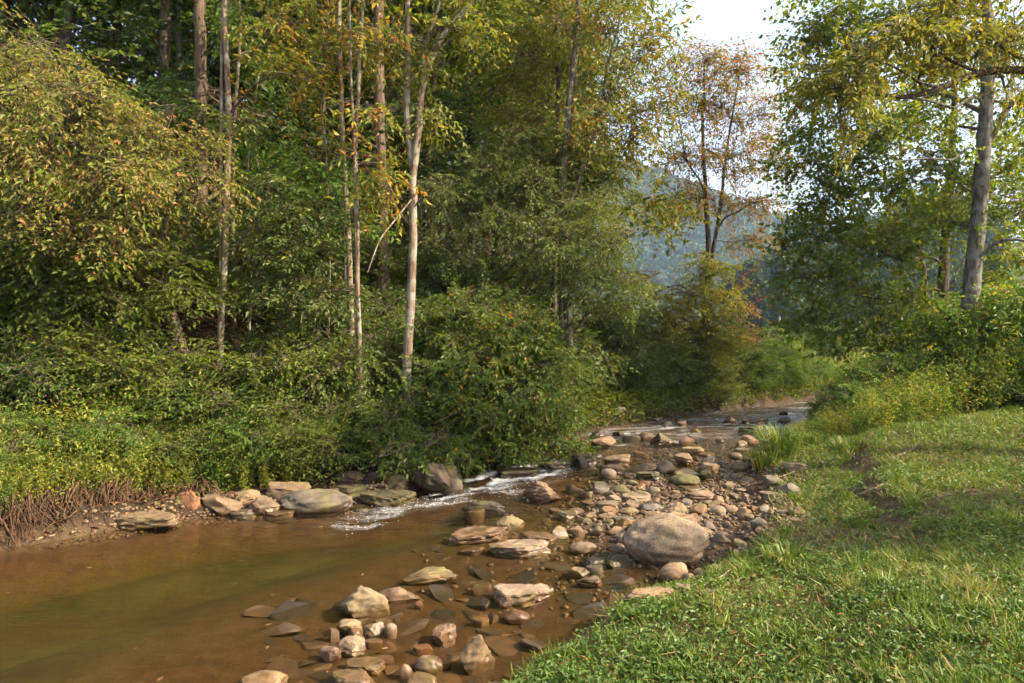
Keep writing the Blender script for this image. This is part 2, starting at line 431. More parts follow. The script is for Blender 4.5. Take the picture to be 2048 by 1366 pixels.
def ground_material():
    m, n, l = new_mat("ground_soil")
    out = n.new('ShaderNodeOutputMaterial'); b = n.new('ShaderNodeBsdfPrincipled')
    wet, g = wet_value(n, l)
    def att(a):
        q = n.new('ShaderNodeAttribute'); q.attribute_name = a; return q.outputs['Fac']
    def noise(s, d=6):
        q = n.new('ShaderNodeTexNoise'); q.inputs['Scale'].default_value = s; q.inputs['Detail'].default_value = d; q.inputs['Roughness'].default_value = 0.65
        l.new(g.outputs['Position'], q.inputs['Vector']); return q.outputs['Fac']
    def mix(f, a, b_):
        q = n.new('ShaderNodeMix'); q.data_type = 'RGBA'
        for s, v in (('Factor', f), ('A', a), ('B', b_)):
            if isinstance(v, tuple): q.inputs[s].default_value = (*v, 1)
            else: l.new(v, q.inputs[s])
        return q.outputs['Result']
    def rmp(f, st):
        q = ramp(n, st); l.new(f, q.inputs['Fac']); return q.outputs['Color']
    n1, n2, n3 = noise(1.3), noise(7), noise(45, 4)
    bed = rmp(n2, [(0.25, (0.030, 0.0145, 0.0048)), (0.5, (0.056, 0.0275, 0.009)), (0.75, (0.085, 0.045, 0.0165))])
    lawn = rmp(n2, [(0.3, (0.055, 0.034, 0.018)), (0.5, (0.09, 0.058, 0.03)), (0.7, (0.10, 0.085, 0.03))])
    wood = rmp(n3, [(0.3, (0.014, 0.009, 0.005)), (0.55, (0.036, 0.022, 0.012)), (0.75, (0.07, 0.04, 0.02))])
    far = rmp(n1, [(0.3, (0.10, 0.15, 0.03)), (0.6, (0.19, 0.21, 0.05)), (0.8, (0.28, 0.25, 0.08))])
    bed = mix(att("bar"), bed, rmp(n2, [(0.3, (0.045, 0.030, 0.017)), (0.7, (0.11, 0.072, 0.04))]))
    c = mix(att("lawn"), bed, lawn)
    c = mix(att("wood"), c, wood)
    c = mix(att("meadow"), c, far)
    # silt and algae on the deep pool's floor, greened to imitate reflections and depth
    c = mix(att("silt"), c, rmp(n1, [(0.35, (0.032, 0.029, 0.008)), (0.65, (0.075, 0.058, 0.016))]))
    l.new(c, b.inputs['Base Color'])
    b.inputs['Roughness'].default_value = 0.9; b.inputs['Specular IOR Level'].default_value = 0.2
    bp = n.new('ShaderNodeBump'); bp.inputs['Strength'].default_value = 0.7; bp.inputs['Distance'].default_value = 0.03
    ad = n.new('ShaderNodeMath'); ad.operation = 'MULTIPLY_ADD'; ad.inputs[1].default_value = 0.5
    l.new(n3, ad.inputs[0]); l.new(n2, ad.inputs[2]); l.new(ad.outputs[0], bp.inputs['Height']); l.new(bp.outputs[0], b.inputs['Normal'])
    l.new(b.outputs[0], out.inputs['Surface'])
    return m
M['ground'] = ground_material()

def water_material():
    m, n, l = new_mat("stream_water")
    out = n.new('ShaderNodeOutputMaterial')
    g = n.new('ShaderNodeNewGeometry')
    mp = n.new('ShaderNodeMapping'); mp.inputs['Rotation'].default_value = (0, 0, math.radians(-28)); mp.inputs['Scale'].default_value = (0.55, 1.7, 1)
    l.new(g.outputs['Position'], mp.inputs['Vector'])
    n1 = n.new('ShaderNodeTexNoise'); n1.inputs['Scale'].default_value = 3.2; n1.inputs['Detail'].default_value = 3; n1.inputs['Roughness'].default_value = 0.5; n1.inputs['Distortion'].default_value = 0.5
    n2 = n.new('ShaderNodeTexNoise'); n2.inputs['Scale'].default_value = 15; n2.inputs['Detail'].default_value = 2
    l.new(mp.outputs[0], n1.inputs['Vector']); l.new(mp.outputs[0], n2.inputs['Vector'])
    ch = n.new('ShaderNodeAttribute'); ch.attribute_name = "chop"
    fo = n.new('ShaderNodeAttribute'); fo.attribute_name = "foam"  # real foam plus the gleam painted upstream
    ad = n.new('ShaderNodeMath'); ad.operation = 'MULTIPLY_ADD'; ad.inputs[1].default_value = 0.3
    l.new(n2.outputs['Fac'], ad.inputs[0]); l.new(n1.outputs['Fac'], ad.inputs[2])
    bp = n.new('ShaderNodeBump'); bp.inputs['Distance'].default_value = 0.06
    pw = n.new('ShaderNodeMath'); pw.operation = 'POWER'; pw.inputs[1].default_value = 2.2; l.new(ch.outputs['Fac'], pw.inputs[0])
    dm = n.new('ShaderNodeMath'); dm.operation = 'MULTIPLY'; dm.inputs[1].default_value = 0.13; l.new(pw.outputs[0], dm.inputs[0]); l.new(dm.outputs[0], bp.inputs['Distance'])
    l.new(ad.outputs[0], bp.inputs['Height'])
    lw = n.new('ShaderNodeLayerWeight'); lw.inputs['Blend'].default_value = 0.5; l.new(bp.outputs[0], lw.inputs['Normal'])
    p5 = n.new('ShaderNodeMath'); p5.operation = 'POWER'; p5.inputs[1].default_value = 5.0; l.new(lw.outputs['Facing'], p5.inputs[0])
    fr = n.new('ShaderNodeMath'); fr.operation = 'MULTIPLY_ADD'; fr.inputs[1].default_value = 0.98; fr.inputs[2].default_value = 0.02; l.new(p5.outputs[0], fr.inputs[0])
    tr = n.new('ShaderNodeBsdfTransparent'); tr.inputs['Color'].default_value = (0.90, 0.86, 0.72, 1)
    gl = n.new('ShaderNodeBsdfGlossy'); gl.inputs['Roughness'].default_value = 0.06; l.new(bp.outputs[0], gl.inputs['Normal'])
    gr = n.new('ShaderNodeMapRange'); gr.inputs['From Min'].default_value = 0.4; gr.inputs['From Max'].default_value = 1.0; gr.inputs['To Min'].default_value = 0.05; gr.inputs['To Max'].default_value = 0.24
    l.new(ch.outputs['Fac'], gr.inputs['Value']); l.new(gr.outputs[0], gl.inputs['Roughness'])
    mx = n.new('ShaderNodeMixShader'); l.new(fr.outputs[0], mx.inputs['Fac']); l.new(tr.outputs[0], mx.inputs[1]); l.new(gl.outputs[0], mx.inputs[2])
    # foam bubbles, and sky gleam painted on the upper reach, broken up into strings
    n3 = n.new('ShaderNodeTexNoise'); n3.inputs['Scale'].default_value = 34; n3.inputs['Detail'].default_value = 5; n3.inputs['Roughness'].default_value = 0.7
    mp3 = n.new('ShaderNodeMapping'); mp3.inputs['Rotation'].default_value = (0, 0, math.radians(-32)); mp3.inputs['Scale'].default_value = (0.5, 1.5, 1)
    l.new(g.outputs['Position'], mp3.inputs['Vector']); l.new(mp3.outputs[0], n3.inputs['Vector'])
    sb = n.new('ShaderNodeMath'); sb.operation = 'ADD'; l.new(fo.outputs['Fac'], sb.inputs[0]); l.new(n3.outputs['Fac'], sb.inputs[1])
    mr = n.new('ShaderNodeMapRange'); mr.inputs['From Min'].default_value = 0.92; mr.inputs['From Max'].default_value = 1.36; mr.inputs['To Max'].default_value = 0.85
    l.new(sb.outputs[0], mr.inputs['Value'])
    df = n.new('ShaderNodeBsdfPrincipled'); df.inputs['Base Color'].default_value = (0.50, 0.51, 0.50, 1); df.inputs['Roughness'].default_value = 0.4
    l.new(bp.outputs[0], df.inputs['Normal'])
    m2 = n.new('ShaderNodeMixShader'); l.new(mr.outputs[0], m2.inputs['Fac']); l.new(mx.outputs[0], m2.inputs[1]); l.new(df.outputs[0], m2.inputs[2])
    l.new(m2.outputs[0], out.inputs['Surface'])
    va = n.new('ShaderNodeVolumeAbsorption'); va.inputs['Color'].default_value = (0.62, 0.50, 0.16, 1); va.inputs['Density'].default_value = 0.32
    l.new(va.outputs[0], out.inputs['Volume'])
    return m
M['water'] = water_material()

# ------------------------------------------------------------------ ground sheet
def axis(a, b, fine0, fine1, step, grow=1.16, cap=40):
    mid = list(np.arange(fine0, fine1 + 1e-6, step))
    hi, s = [mid[-1]], step
    while hi[-1] < b: s = min(s * grow, cap); hi.append(hi[-1] + s)
    lo, s = [mid[0]], step
    while lo[-1] > a: s = min(s * grow, cap); lo.append(lo[-1] - s)
    return np.array(lo[:0:-1] + mid + hi[1:])

def grid_mesh(xs, ys, zfun):
    X, Y = np.meshgrid(xs, ys)
    Z = zfun(X, Y)
    V = np.stack([X, Y, Z], -1).reshape(-1, 3)
    nx, ny = len(xs), len(ys)
    i = (np.arange(ny - 1)[:, None] * nx + np.arange(nx - 1)[None, :]).ravel()
    return X, Y, Z, V, np.stack([i, i + 1, i + nx + 1, i + nx], -1)

xs, ys = axis(-700, 1100, -8, 11, 0.075), axis(-80, 1300, 2.0, 17, 0.075)
def ground_z(X, Y):
    z = height(X, Y)
    far = sstep(35, 90, np.hypot(X, Y))
    return z * (1 - far * (X > -5) * sstep(30, 60, Y)) + far * 0
X, Y, Z, V, Fc = grid_mesh(xs, ys, ground_z)
dl = signed(LB, X, Y).ravel(); dr = -signed(RB, X, Y).ravel(); xf, yf = X.ravel(), Y.ravel()
bmk = bar_mask(X, Y).ravel()
jit = 0.25 * (fbm(xf * 3, yf * 3) - 0.5)
lawn_a = sstep(-0.05, 0.5, dr + jit)
shore = sstep(-3.0, -4.2, xf) if False else 1 - sstep(-4.4, -3.2, xf)
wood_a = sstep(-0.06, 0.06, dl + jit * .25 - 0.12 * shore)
mead_a = np.maximum(sstep(17, 26, np.where(dr > 0, yf, 0)), sstep(0.3, 1.2, dl + jit) * sstep(5, 9, xf))
silt_a = (0.35 + 0.65 * sstep(.38, .56, fbm(xf * .55 + 3, yf * .9 + 8))) * sstep(1.2, 3.4, -dr) * sstep(0.3, 1.2, -dl) * (1 - sstep(7.8, 9.6, yf)) * ((dr < 0) & (dl < 0))  # silt mask; its olive also stands in for depth tint and green reflections
b = Buf(); b.add(V, Fc)
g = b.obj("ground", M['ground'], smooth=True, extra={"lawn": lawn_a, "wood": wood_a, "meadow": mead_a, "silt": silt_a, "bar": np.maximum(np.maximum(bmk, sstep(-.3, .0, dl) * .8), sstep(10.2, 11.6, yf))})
tag(g, "earth, stream bed and grassy bank under the scene", kind="structure")

# ------------------------------------------------------------------ water
FOAM = [P(1150, 925, 10.6)[:2], P(1085, 948, 10.0)[:2], P(1010, 960, 9.75)[:2], P(960, 985, 9.35)[:2], P(890, 1005, 8.8)[:2], P(800, 1025, 8.2)[:2], P(690, 1050, 7.6)[:2], P(640, 1060, 7.35)[:2]]
FOAM_W = [0.35, 0.62, 0.80, 0.70, 0.52, 0.46, 0.52, 0.40]
FOAM_S = [0.56, 0.78, 0.86, 0.80, 0.62, 0.52, 0.52, 0.30]
RIFF = [(1240, 915, .35, .3), (1000, 940, .30, .75), (1150, 998, .4, .33), (960, 1000, .25, .5), (1230, 880, .5, .36), (1330, 862, .6, .30), (1450, 850, .7, .30), (1520, 835, .7, .33), (1600, 815, 1.0, .72), (1300, 872, .6, .62), (1420, 862, .6, .6), (1560, 826, .9, .7), (1500, 843, .7, .62), (1350, 884, .5, .58), (1640, 806, 1.0, .75), (1450, 838, .8, .64), (1250, 868, .6, .66), (1200, 880, .4, .66), (1350, 856, .7, .66), (1420, 845, .7, .66), (1255, 890, .4, .62), (1540, 838, .7, .66), (735, 1045, .3, .45), (1190, 1000, .3, .3)]  # riffles; the upstream ones also paint in silvery sky gleam
def foam_gleam_at(x, y):
    f = np.zeros(x.shape)
    x0, y0 = x, y
    x = x0 + 0.55 * (fbm(x0 * 1.4 + 7, y0 * 1.4, 3) - 0.44); y = y0 + 0.45 * (fbm(x0 * 1.4, y0 * 1.4 + 31, 3) - 0.44)
    for i in range(len(FOAM) - 1):
        (ax, ay), (bx, by) = FOAM[i], FOAM[i + 1]
        t = np.clip(((x - ax) * (bx - ax) + (y - ay) * (by - ay)) / ((bx - ax) ** 2 + (by - ay) ** 2), 0, 1)
        d = np.hypot(x - ax - t * (bx - ax), y - ay - t * (by - ay))
        w = FOAM_W[i] * (1 - t) + FOAM_W[i + 1] * t; s = FOAM_S[i] * (1 - t) + FOAM_S[i + 1] * t
        f = np.maximum(f, s * np.exp(-(d / w) ** 2))
    for px, py, w, s in RIFF:
        gx, gy, _ = ground_at(px, py)
        f = np.maximum(f, s * np.exp(-(((x - gx) / w) ** 2 + ((y - gy) / (w * 0.45)) ** 2)))
    f = np.maximum(f, 0.47 * sstep(10.9, 13.5, y0))  # pale flecks painted over the upper reach in place of sky gleam
    u, v = x * 0.88 + y * 0.47, -x * 0.47 + y * 0.88          # along and across the current
    return f * np.clip(-0.15 + 2.2 * fbm(u * 2.0, v * 7.0, 4), 0, 1.2)
wx, wy = axis(-40, 60, -3.2, 4.2, 0.03, 1.03, 1.5), axis(-25, 34, 6.6, 12.4, 0.03, 1.03, 1.0)
def water_z(X, Y):
    f = foam_gleam_at(X, Y)
    r = wlevel(X, Y)
    r = r + (0.085 * (fbm(X * 3.5, Y * 5.5, 4) - 0.45) + 0.045 * (fbm(X * 12, Y * 14, 3) - 0.45)) * np.minimum(f * 1.7, 1) * (1 - sstep(11, 12.5, Y))
    ch = 0.15 + 0.85 * sstep(9.5, 13, Y)
    return r + 0.012 * ch * (fbm(X * 2.2, Y * 3.0, 3) - 0.45) + 0.03 * sstep(11, 15, Y) * (fbm(X * 3.5, Y * 5.5, 3) - 0.45)
X, Y, Z, V, Fc = grid_mesh(wx, wy, water_z)
keep = (signed(LB, X, Y).ravel() < 0.5) & (-signed(RB, X, Y).ravel() < 0.5)
Fc = Fc[keep[Fc].all(1)]
fo = foam_gleam_at(X, Y).ravel()
chop = np.clip(0.35 + 0.65 * sstep(9.0, 12.5, Y.ravel()) + 0.9 * np.minimum(fo, 0.8) + 0.25 * np.exp(-((Y.ravel() - 8.2) / 0.9) ** 2), 0, 1)
b = Buf(); b.add(V, Fc)
wobj = b.obj("stream_water", M['water'], smooth=True, extra={"foam": fo, "chop": chop})
tag(wobj, "clear brown stream water with a small white cascade", kind="structure")

# ------------------------------------------------------------------ stones
def ico(sub):
    bm = bmesh.new(); bmesh.ops.create_icosphere(bm, subdivisions=sub, radius=1)
    v = np.array([q.co[:] for q in bm.verts]); f = np.array([[q.index for q in p.verts] for p in bm.faces]); bm.free()
    return norm(v), f
ICO = {k: ico(k) for k in (1, 2, 3, 4, 5)}

def stone_mesh(name, w, d, h, kind, seed, sub=3, mat='rock'):
    r = np.random.default_rng(seed)
    v, f = ICO[sub]
    p = v.copy()
    amp, cuts, off = {'round': (0.07, 2, (0.86, 0.97)), 'cobble': (0.11, 10, (0.56, 0.86)), 'angular': (0.10, 14, (0.48, 0.80)),
                      'slab': (0.10, 11, (0.55, 0.85)), 'peak': (0.10, 9, (0.5, 0.8)), 'long': (0.08, 8, (0.6, 0.85))}[kind]
    for k in range(7):
        dv = r.normal(size=3) * (1.2 + k * 0.7)
        p = p * (1 + amp / (1 + 0.5 * k) * np.sin(v @ dv + r.uniform(0, 6.28)))[:, None]
    if kind == 'slab':
        p[:, 2] = np.clip(p[:, 2], -0.55, 0.42 + 0.10 * p[:, 0] * r.normal())
    for k in range(cuts):
        nn = norm(r.normal(size=3) * (np.array([1, 1, 0.25]) if kind == 'slab' else 1)); c = r.uniform(*off)
        s = p @ nn - c
        p = p - nn * np.maximum(s, 0)[:, None] * 0.96
    if kind == 'peak':
        t = (p[:, 2] - p[:, 2].min()) / (np.ptp(p[:, 2])); a = 1 - 0.72 * t ** 1.1
        p[:, 0] = p[:, 0] * a + 0.25 * t * r.uniform(-1, 1); p[:, 1] *= a
    if sub >= 4:      # bedding, chips and pitting
        for k in range(10):
            dv = r.normal(size=3) * r.uniform(7, 20)
            p = p + v * (0.011 * np.sin(p @ dv + r.uniform(0, 6.28)))[:, None]
        if kind in ('slab', 'angular', 'long'):
            p[:, :2] *= (1 + 0.035 * np.sign(np.sin(p[:, 2] * 16 + 3 * np.sin(p[:, 0] * 2 + seed))))[:, None]
    an = r.uniform(-0.5, 0.5); ca, sa = math.cos(an), math.sin(an)
    p[:, :2] = p[:, :2] @ np.array([[ca, -sa], [sa, ca]])
    tl = r.uniform(-0.10, 0.10)
    p[:, 2] += p[:, 0] * tl
    p = (p - p.min(0)) / np.ptp(p, axis=0) - 0.5
    p = p * np.array([w, d, h])
    b = Buf(); b.add(p, f)
    me = b.mesh(name, M[mat], smooth=True, attr=None)
    if kind in ('angular', 'slab', 'peak', 'long', 'cobble'):
        me.set_sharp_from_angle(angle=math.radians(32))
    return me

TAN, BRN, GRY, OLV, RST, DRK, PAL, PNK = (.40, .27, .155), (.21, .135, .08), (.27, .245, .21), (.20, .17, .085), (.36, .16, .065), (.075, .06, .045), (.46, .36, .25), (.35, .245, .16)
STONES = []      # (x, y, radius, short name)
def stone(cx, base, w, h, kind, col, label, name="rock", mat='rock', dep=0.75, sub=None, group=None, sink=None):
    """a stone whose foot shows at pixel (cx, base), w by h pixels in the 2048 px picture"""
    x, y, z = ground_at(cx, base)
    wm, hm = w / F * y, h / F * y
    sl = (CZ - z) / y
    d = wm * dep
    fk_ = {'slab': 0.95, 'round': 0.35, 'peak': 0.35}.get(kind, 0.7)
    hz = hm - fk_ * d * sl
    if hz < 0.32 * hm:
        hz = 0.32 * hm; d = max(0.72 * hm / sl / fk_, wm * 0.3)
    if kind != 'peak': hz = min(hz, 0.72 * wm)
    y2 = y + d * 0.45; x2 = x + (cx - 1024) / F * d * 0.45
    sink = max(0.04, z - H(x2, y2) + 0.03) + 0.08 * hz
    sub = sub or (5 if w > 110 else 4 if w > 40 else 3)
    me = stone_mesh(name, wm, d, hz + sink, kind, int(cx * 7 + base * 13), sub, mat)
    o = link(bpy.data.objects.new(name, me))
    o.location = (x2, y2, z + (hz - sink) / 2)
    mc = (.30, .21, .13) if max(col) > .2 else col
    cc = [(.6 * a_ + .4 * b_) * .68 for a_, b_ in zip(col, mc)]
    o.color = (cc[0], cc[1] * .97, cc[2] * .92, 1)
    tag(o, label, "rock" if w < 170 else "boulder", group)
    STONES.append((x2, y2, max(wm, d) * 0.5))
    return o

S = stone
big = S(1330, 1142, 180, 116, 'round', (.40, .315, .235), "large rounded speckled granite boulder at the edge of the grass", "boulder", 'granite', 0.8, 5)
# a tuft of moss growing on the boulder
S(1347, 1168, 62, 42, 'round', (.46, .31, .18), "smooth buff rounded stone leaning on the front of the granite boulder", sub=4)
S(1381, 1171, 32, 27, 'cobble', BRN, "small brown stone beside the smooth buff stone, touching the grass")
S(1402, 1156, 32, 22, 'cobble', TAN, "small tan stone between the granite boulder and the grass")
S(1432, 1150, 34, 24, 'angular', TAN, "tan angular stone half in the grass behind the granite boulder's grassy end")
S(1303, 1209, 130, 38, 'long', (.36, .245, .135), "long straight brown slab lying at the water edge in front of boulder", "rock_slab", dep=0.35)
S(1376, 1197, 60, 34, 'slab', PNK, "tilted flat pinkish slab against the driftwood debris", "rock_slab")
S(1042, 1211, 124, 56, 'slab', (.44, .33, .25), "pale flat triangular slab alone in the shallow pool", "rock_slab", dep=0.7)
S(965, 1184, 40, 20, 'slab', BRN, "small brown flat stone touching the pale triangular slab")
S(860, 1166, 114, 34, 'long', (.33, .27, .12), "long mossy log-shaped stone lying in the pool", "rock", dep=0.3)
S(958, 1086, 124, 40, 'slab', (.36, .25, .17), "broad flat pinkish brown slab at the downstream tip of the bar", "rock_slab", dep=0.8)
S(1040, 1114, 130, 44, 'slab', (.48, .37, .27), "broad pale layered slab in front of the mossy peaked rock", "rock_slab", dep=0.6)
S(1075, 1084, 84, 26, 'slab', (.40, .30, .22), "flat tan slab behind the broad pale layered slab", "rock_slab")
S(1020, 1061, 64, 32, 'peak', (.34, .25, .13), "mossy brown peaked rock behind the broad flat slabs", dep=0.9)
S(945, 1106, 48, 19, 'slab', BRN, "small brown slab in the water before the pinkish flat slab")
S(1165, 1108, 58, 23, 'round', (.38, .27, .18), "smooth tan oval stone alone in the shallows behind triangular slab")
S(1155, 1155, 50, 27, 'cobble', (.30, .22, .13), "brown cobble in the shallows beside the granite boulder, farther of two")
S(1178, 1171, 52, 26, 'angular', PNK, "pinkish cobble in the shallows beside the granite boulder, nearer of two")
S(1190, 1148, 36, 20, 'slab', GRY, "grey flat stone behind the pinkish cobble")
S(1186, 1131, 58, 20, 'long', DRK, "dark wet stone in the shallows near the boulder")
S(1228, 1135, 32, 17, 'cobble', GRY, "grey cobble touching the water side of the granite boulder")
S(1090, 1183, 34, 12, 'slab', PNK, "sliver of pinkish stone barely above water near triangular slab")
S(955, 1339, 72, 70, 'peak', (.30, .215, .11), "tall pointed brown rock standing alone in the pool", "rock", dep=0.8, sub=5, sink=0.12)
S(888, 1286, 52, 46, 'slab', (.38, .25, .17), "tilted flat reddish slab behind the tall pointed rock", "rock_slab", dep=0.9)
S(856, 1339, 62, 24, 'round', (.36, .26, .19), "smooth grey brown stone at the bottom edge beside pointed rock")
S(812, 1352, 28, 23, 'round', PNK, "small pinkish round stone next to the yellow mossy cobble")
S(846, 1372, 64, 32, 'cobble', (.36, .28, .11), "yellow mossy cobble cut by the bottom edge")
S(891, 1328, 28, 10, 'slab', BRN, "thin brown stone just above water near pointed rock")
S(846, 1301, 46, 14, 'slab', RST, "thin reddish stone between reddish slab and grey brown stone")
S(1034, 1241, 58, 20, 'round', (.26, .14, .07), "brown oval stone awash between pointed rock and triangular slab")
S(962, 1248, 34, 16, 'slab', RST, "small rusty stone awash near the brown oval stone")
S(986, 1240, 24, 16, 'angular', PNK, "small pinkish angular stone awash next to rusty stone")
S(730, 1239, 104, 66, 'peak', (.34, .28, .155), "wedge-shaped buff rock standing in the pool, moss on its slope", dep=0.7, sub=5)
S(792, 1203, 110, 32, 'long', (.40, .27, .19), "long low pinkish stone behind the wedge-shaped rock", dep=0.35)
S(838, 1212, 20, 12, 'cobble', RST, "tiny rusty stone at the end of the long low stone")
S(699, 1269, 56, 34, 'cobble', (.40, .29, .15), "tan rock topmost in the stone cluster below the wedge rock")
S(748, 1270, 48, 29, 'cobble', (.42, .33, .19), "pale tan rock in the middle of the stone cluster")
S(712, 1275, 38, 22, 'angular', TAN, "small tan angular stone wedged between two cluster rocks")
S(764, 1252, 42, 15, 'slab', BRN, "brown flat stone on the far side of the cluster")
S(781, 1270, 27, 25, 'round', PAL, "small pale round stone at the pool end of the cluster")
S(668, 1278, 24, 34, 'slab', GRY, "grey upright slab at the deep-water end of the cluster")
S(706, 1310, 56, 40, 'angular', (.44, .33, .22), "pale blocky rock in front of the stone cluster")
S(660, 1321, 46, 32, 'angular', (.36, .25, .2), "pinkish grey wedge stone beside the pale blocky rock")
S(748, 1290, 34, 16, 'slab', BRN, "brown stone awash behind the layered tan slab")
S(726, 1343, 90, 34, 'slab', (.44, .34, .20), "layered tan slab below the pale blocky rock", "rock_slab")
S(708, 1376, 94, 44, 'slab', (.38, .29, .22), "grey brown slab cut by the bottom edge below layered slab", "rock_slab")
S(770, 1325, 40, 16, 'slab', BRN, "low brown stone awash beside the layered tan slab")
S(522, 1385, 98, 50, 'cobble', (.44, .32, .17), "large ochre rock cut by the bottom edge in deeper water")
S(1000, 1378, 90, 16, 'slab', TAN, "flat tan stone at the bottom edge below the grass")
# far bank rocks
S(301, 1060, 140, 48, 'slab', (0.240, 0.172, 0.094), "broad grey brown boulder on the sandy shore by the hanging roots", "boulder", dep=0.6)
S(446, 1031, 80, 46, 'cobble', (0.272, 0.195, 0.115), "tan rounded rock at the end of the far shore ledge")
S(494, 1012, 56, 36, 'angular', (0.320, 0.218, 0.122), "ochre block between tan rock and the grey ledge")
S(486, 1034, 60, 22, 'slab', (.17, .145, .11), "low grey slab in front of the ochre block")
S(530, 1029, 66, 40, 'angular', (0.208, 0.156, 0.101), "cracked brown block in the middle of the far shore ledge")
S(577, 1010, 92, 54, 'cobble', (0.224, 0.156, 0.094), "brown hump rock behind the smooth grey whaleback")
S(632, 1027, 150, 48, 'round', (0.200, 0.168, 0.130), "smooth grey whaleback rock at the far water edge", "boulder", dep=0.5)
S(560, 1034, 60, 18, 'slab', (0.240, 0.187, 0.122), "thin wet slab in front of the grey whaleback rock")
S(706, 1000, 70, 36, 'slab', OLV, "olive slab between whaleback rock and layered greenish slab", "rock_slab")
S(776, 1011, 112, 36, 'slab', (0.168, 0.148, 0.072), "layered greenish slab beside the dark boulders", "rock_slab", dep=0.6)
S(700, 972, 60, 34, 'angular', (0.160, 0.101, 0.065), "brown rock above the layered greenish slab")
S(377, 1020, 50, 44, 'angular', (0.288, 0.101, 0.036), "rusty red rock under the leafy bank")
S(868, 991, 112, 76, 'cobble', (.085, .062, .042), "largest dark wet boulder beside the cascade", "boulder", dep=0.8, sub=5)  # wet rock, its colour darkened further to stand for the bush's shade
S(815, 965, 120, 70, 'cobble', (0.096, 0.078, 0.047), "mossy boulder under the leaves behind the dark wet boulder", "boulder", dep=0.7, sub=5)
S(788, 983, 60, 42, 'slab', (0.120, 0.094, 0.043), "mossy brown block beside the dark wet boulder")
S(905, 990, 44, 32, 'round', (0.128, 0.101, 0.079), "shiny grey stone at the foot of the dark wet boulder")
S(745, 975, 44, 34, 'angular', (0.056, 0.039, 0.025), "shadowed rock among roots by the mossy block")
S(1086, 1001, 82, 40, 'peak', (.24, .155, .10), "brown dome rock in the cascade's lee", dep=0.9, sub=5)
S(968, 1019, 112, 22, 'long', (.10, .085, .06), "long dark wet rock splashed by the cascade", dep=0.3)
S(950, 1026, 40, 12, 'slab', (.25, .16, .09), "low brown stone below the long dark wet rock")
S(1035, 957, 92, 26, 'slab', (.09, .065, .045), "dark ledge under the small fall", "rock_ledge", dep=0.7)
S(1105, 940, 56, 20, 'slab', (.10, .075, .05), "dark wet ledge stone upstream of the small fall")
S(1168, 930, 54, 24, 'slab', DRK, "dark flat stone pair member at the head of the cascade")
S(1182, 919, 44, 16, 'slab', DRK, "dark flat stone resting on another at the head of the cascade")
S(1198, 876, 44, 20, 'angular', (.13, .1, .075), "dark block in the upper stream near the leaning bush")
S(1208, 894, 54, 24, 'cobble', PNK, "pinkish rock with water curling past, upper stream")
S(1157, 898, 30, 17, 'cobble', (.36, .23, .11), "tan cobble at the waterline below the leaning bush tips")
S(1234, 930, 58, 24, 'slab', (.32, .22, .14), "flat-topped brown block at the upper end of the bar")
S(1222, 946, 48, 20, 'slab', (.34, .21, .14), "pinkish slab just below the flat-topped brown block")
S(1285, 946, 60, 22, 'cobble', (.27, .215, .12), "olive-brown cobble row member next to the pinkish slab")
S(1331, 948, 38, 28, 'angular', (.27, .22, .16), "grey blocky stone on the bar next to the olive-brown cobble")
S(1365, 933, 42, 28, 'angular', (.26, .17, .11), "brown angular stone behind the mossy green loaf stone")
S(1368, 956, 58, 22, 'cobble', (.32, .22, .13), "tan stone resting on the mossy green loaf stone")
S(1368, 974, 64, 26, 'round', (.16, .15, .065), "mossy green loaf-shaped stone on the bar")
S(1418, 950, 44, 28, 'slab', (.34, .22, .14), "pinkish tilted slab beside the side channel")
S(1410, 958, 26, 20, 'cobble', (.3, .22, .12), "ochre cobble at the foot of the pinkish tilted slab")
S(1217, 957, 34, 20, 'round', (.22, .2, .17), "grey-blue round stone at the bar's upstream corner")
S(1240, 988, 48, 22, 'cobble', (.17, .15, .075), "mossy dark cobble behind the diamond-shaped flat stone")
S(1298, 962, 52, 22, 'slab', (.13, .115, .07), "dark slab between mossy stones on the bar")
S(1306, 989, 30, 15, 'round', GRY, "smooth grey pebble beside the diamond-shaped flat stone")
S(1269, 1006, 64, 22, 'slab', (.34, .27, .18), "diamond-shaped flat grey stone on the bar", "rock_slab")
S(1402, 1001, 64, 24, 'angular', (.30, .205, .14), "broad brown wedge stone in the middle of the bar")
S(1388, 985, 62, 18, 'slab', (.24, .19, .11), "olive slab behind the broad brown wedge stone")
S(1437, 1007, 24, 17, 'angular', (.48, .28, .12), "small bright orange stone beside the broad brown wedge stone")
S(1302, 1023, 52, 18, 'cobble', (.2, .185, .165), "dark grey flat cobble before the diamond-shaped stone")
S(1398, 1031, 36, 26, 'angular', (.46, .29, .17), "orange-tan block in the middle of the bar")
S(1354, 1028, 44, 22, 'peak', (.32, .235, .15), "brown wedge stone next to the orange-tan block")
S(1436, 1030, 34, 18, 'round', (.30, .25, .19), "grey round stone beside the orange-tan block")
S(1216, 1015, 46, 16, 'slab', (.24, .215, .185), "grey slab in the side pool upstream of the boulder")
S(1352, 1040, 44, 22, 'cobble', TAN, "tan cobble behind the crown of the granite boulder")
S(1372, 1056, 50, 24, 'round', (.44, .29, .19), "pinkish tan rounded stone behind the granite boulder")
S(1344, 1050, 32, 20, 'cobble', (.3, .24, .17), "grey-brown cobble behind the granite boulder, beside the pinkish one")
S(1396, 1072, 62, 20, 'long', (.38, .27, .15), "long tan stone touching the granite boulder's far shoulder")
S(1256, 1066, 48, 34, 'angular', (.44, .235, .09), "bright orange angular rock against the granite boulder's back")
S(1232, 1072, 40, 20, 'cobble', (.38, .27, .15), "ochre cobble in front of the bright orange rock")
S(1248, 1088, 34, 22, 'round', GRY, "grey round cobble touching the granite boulder's upper water side")
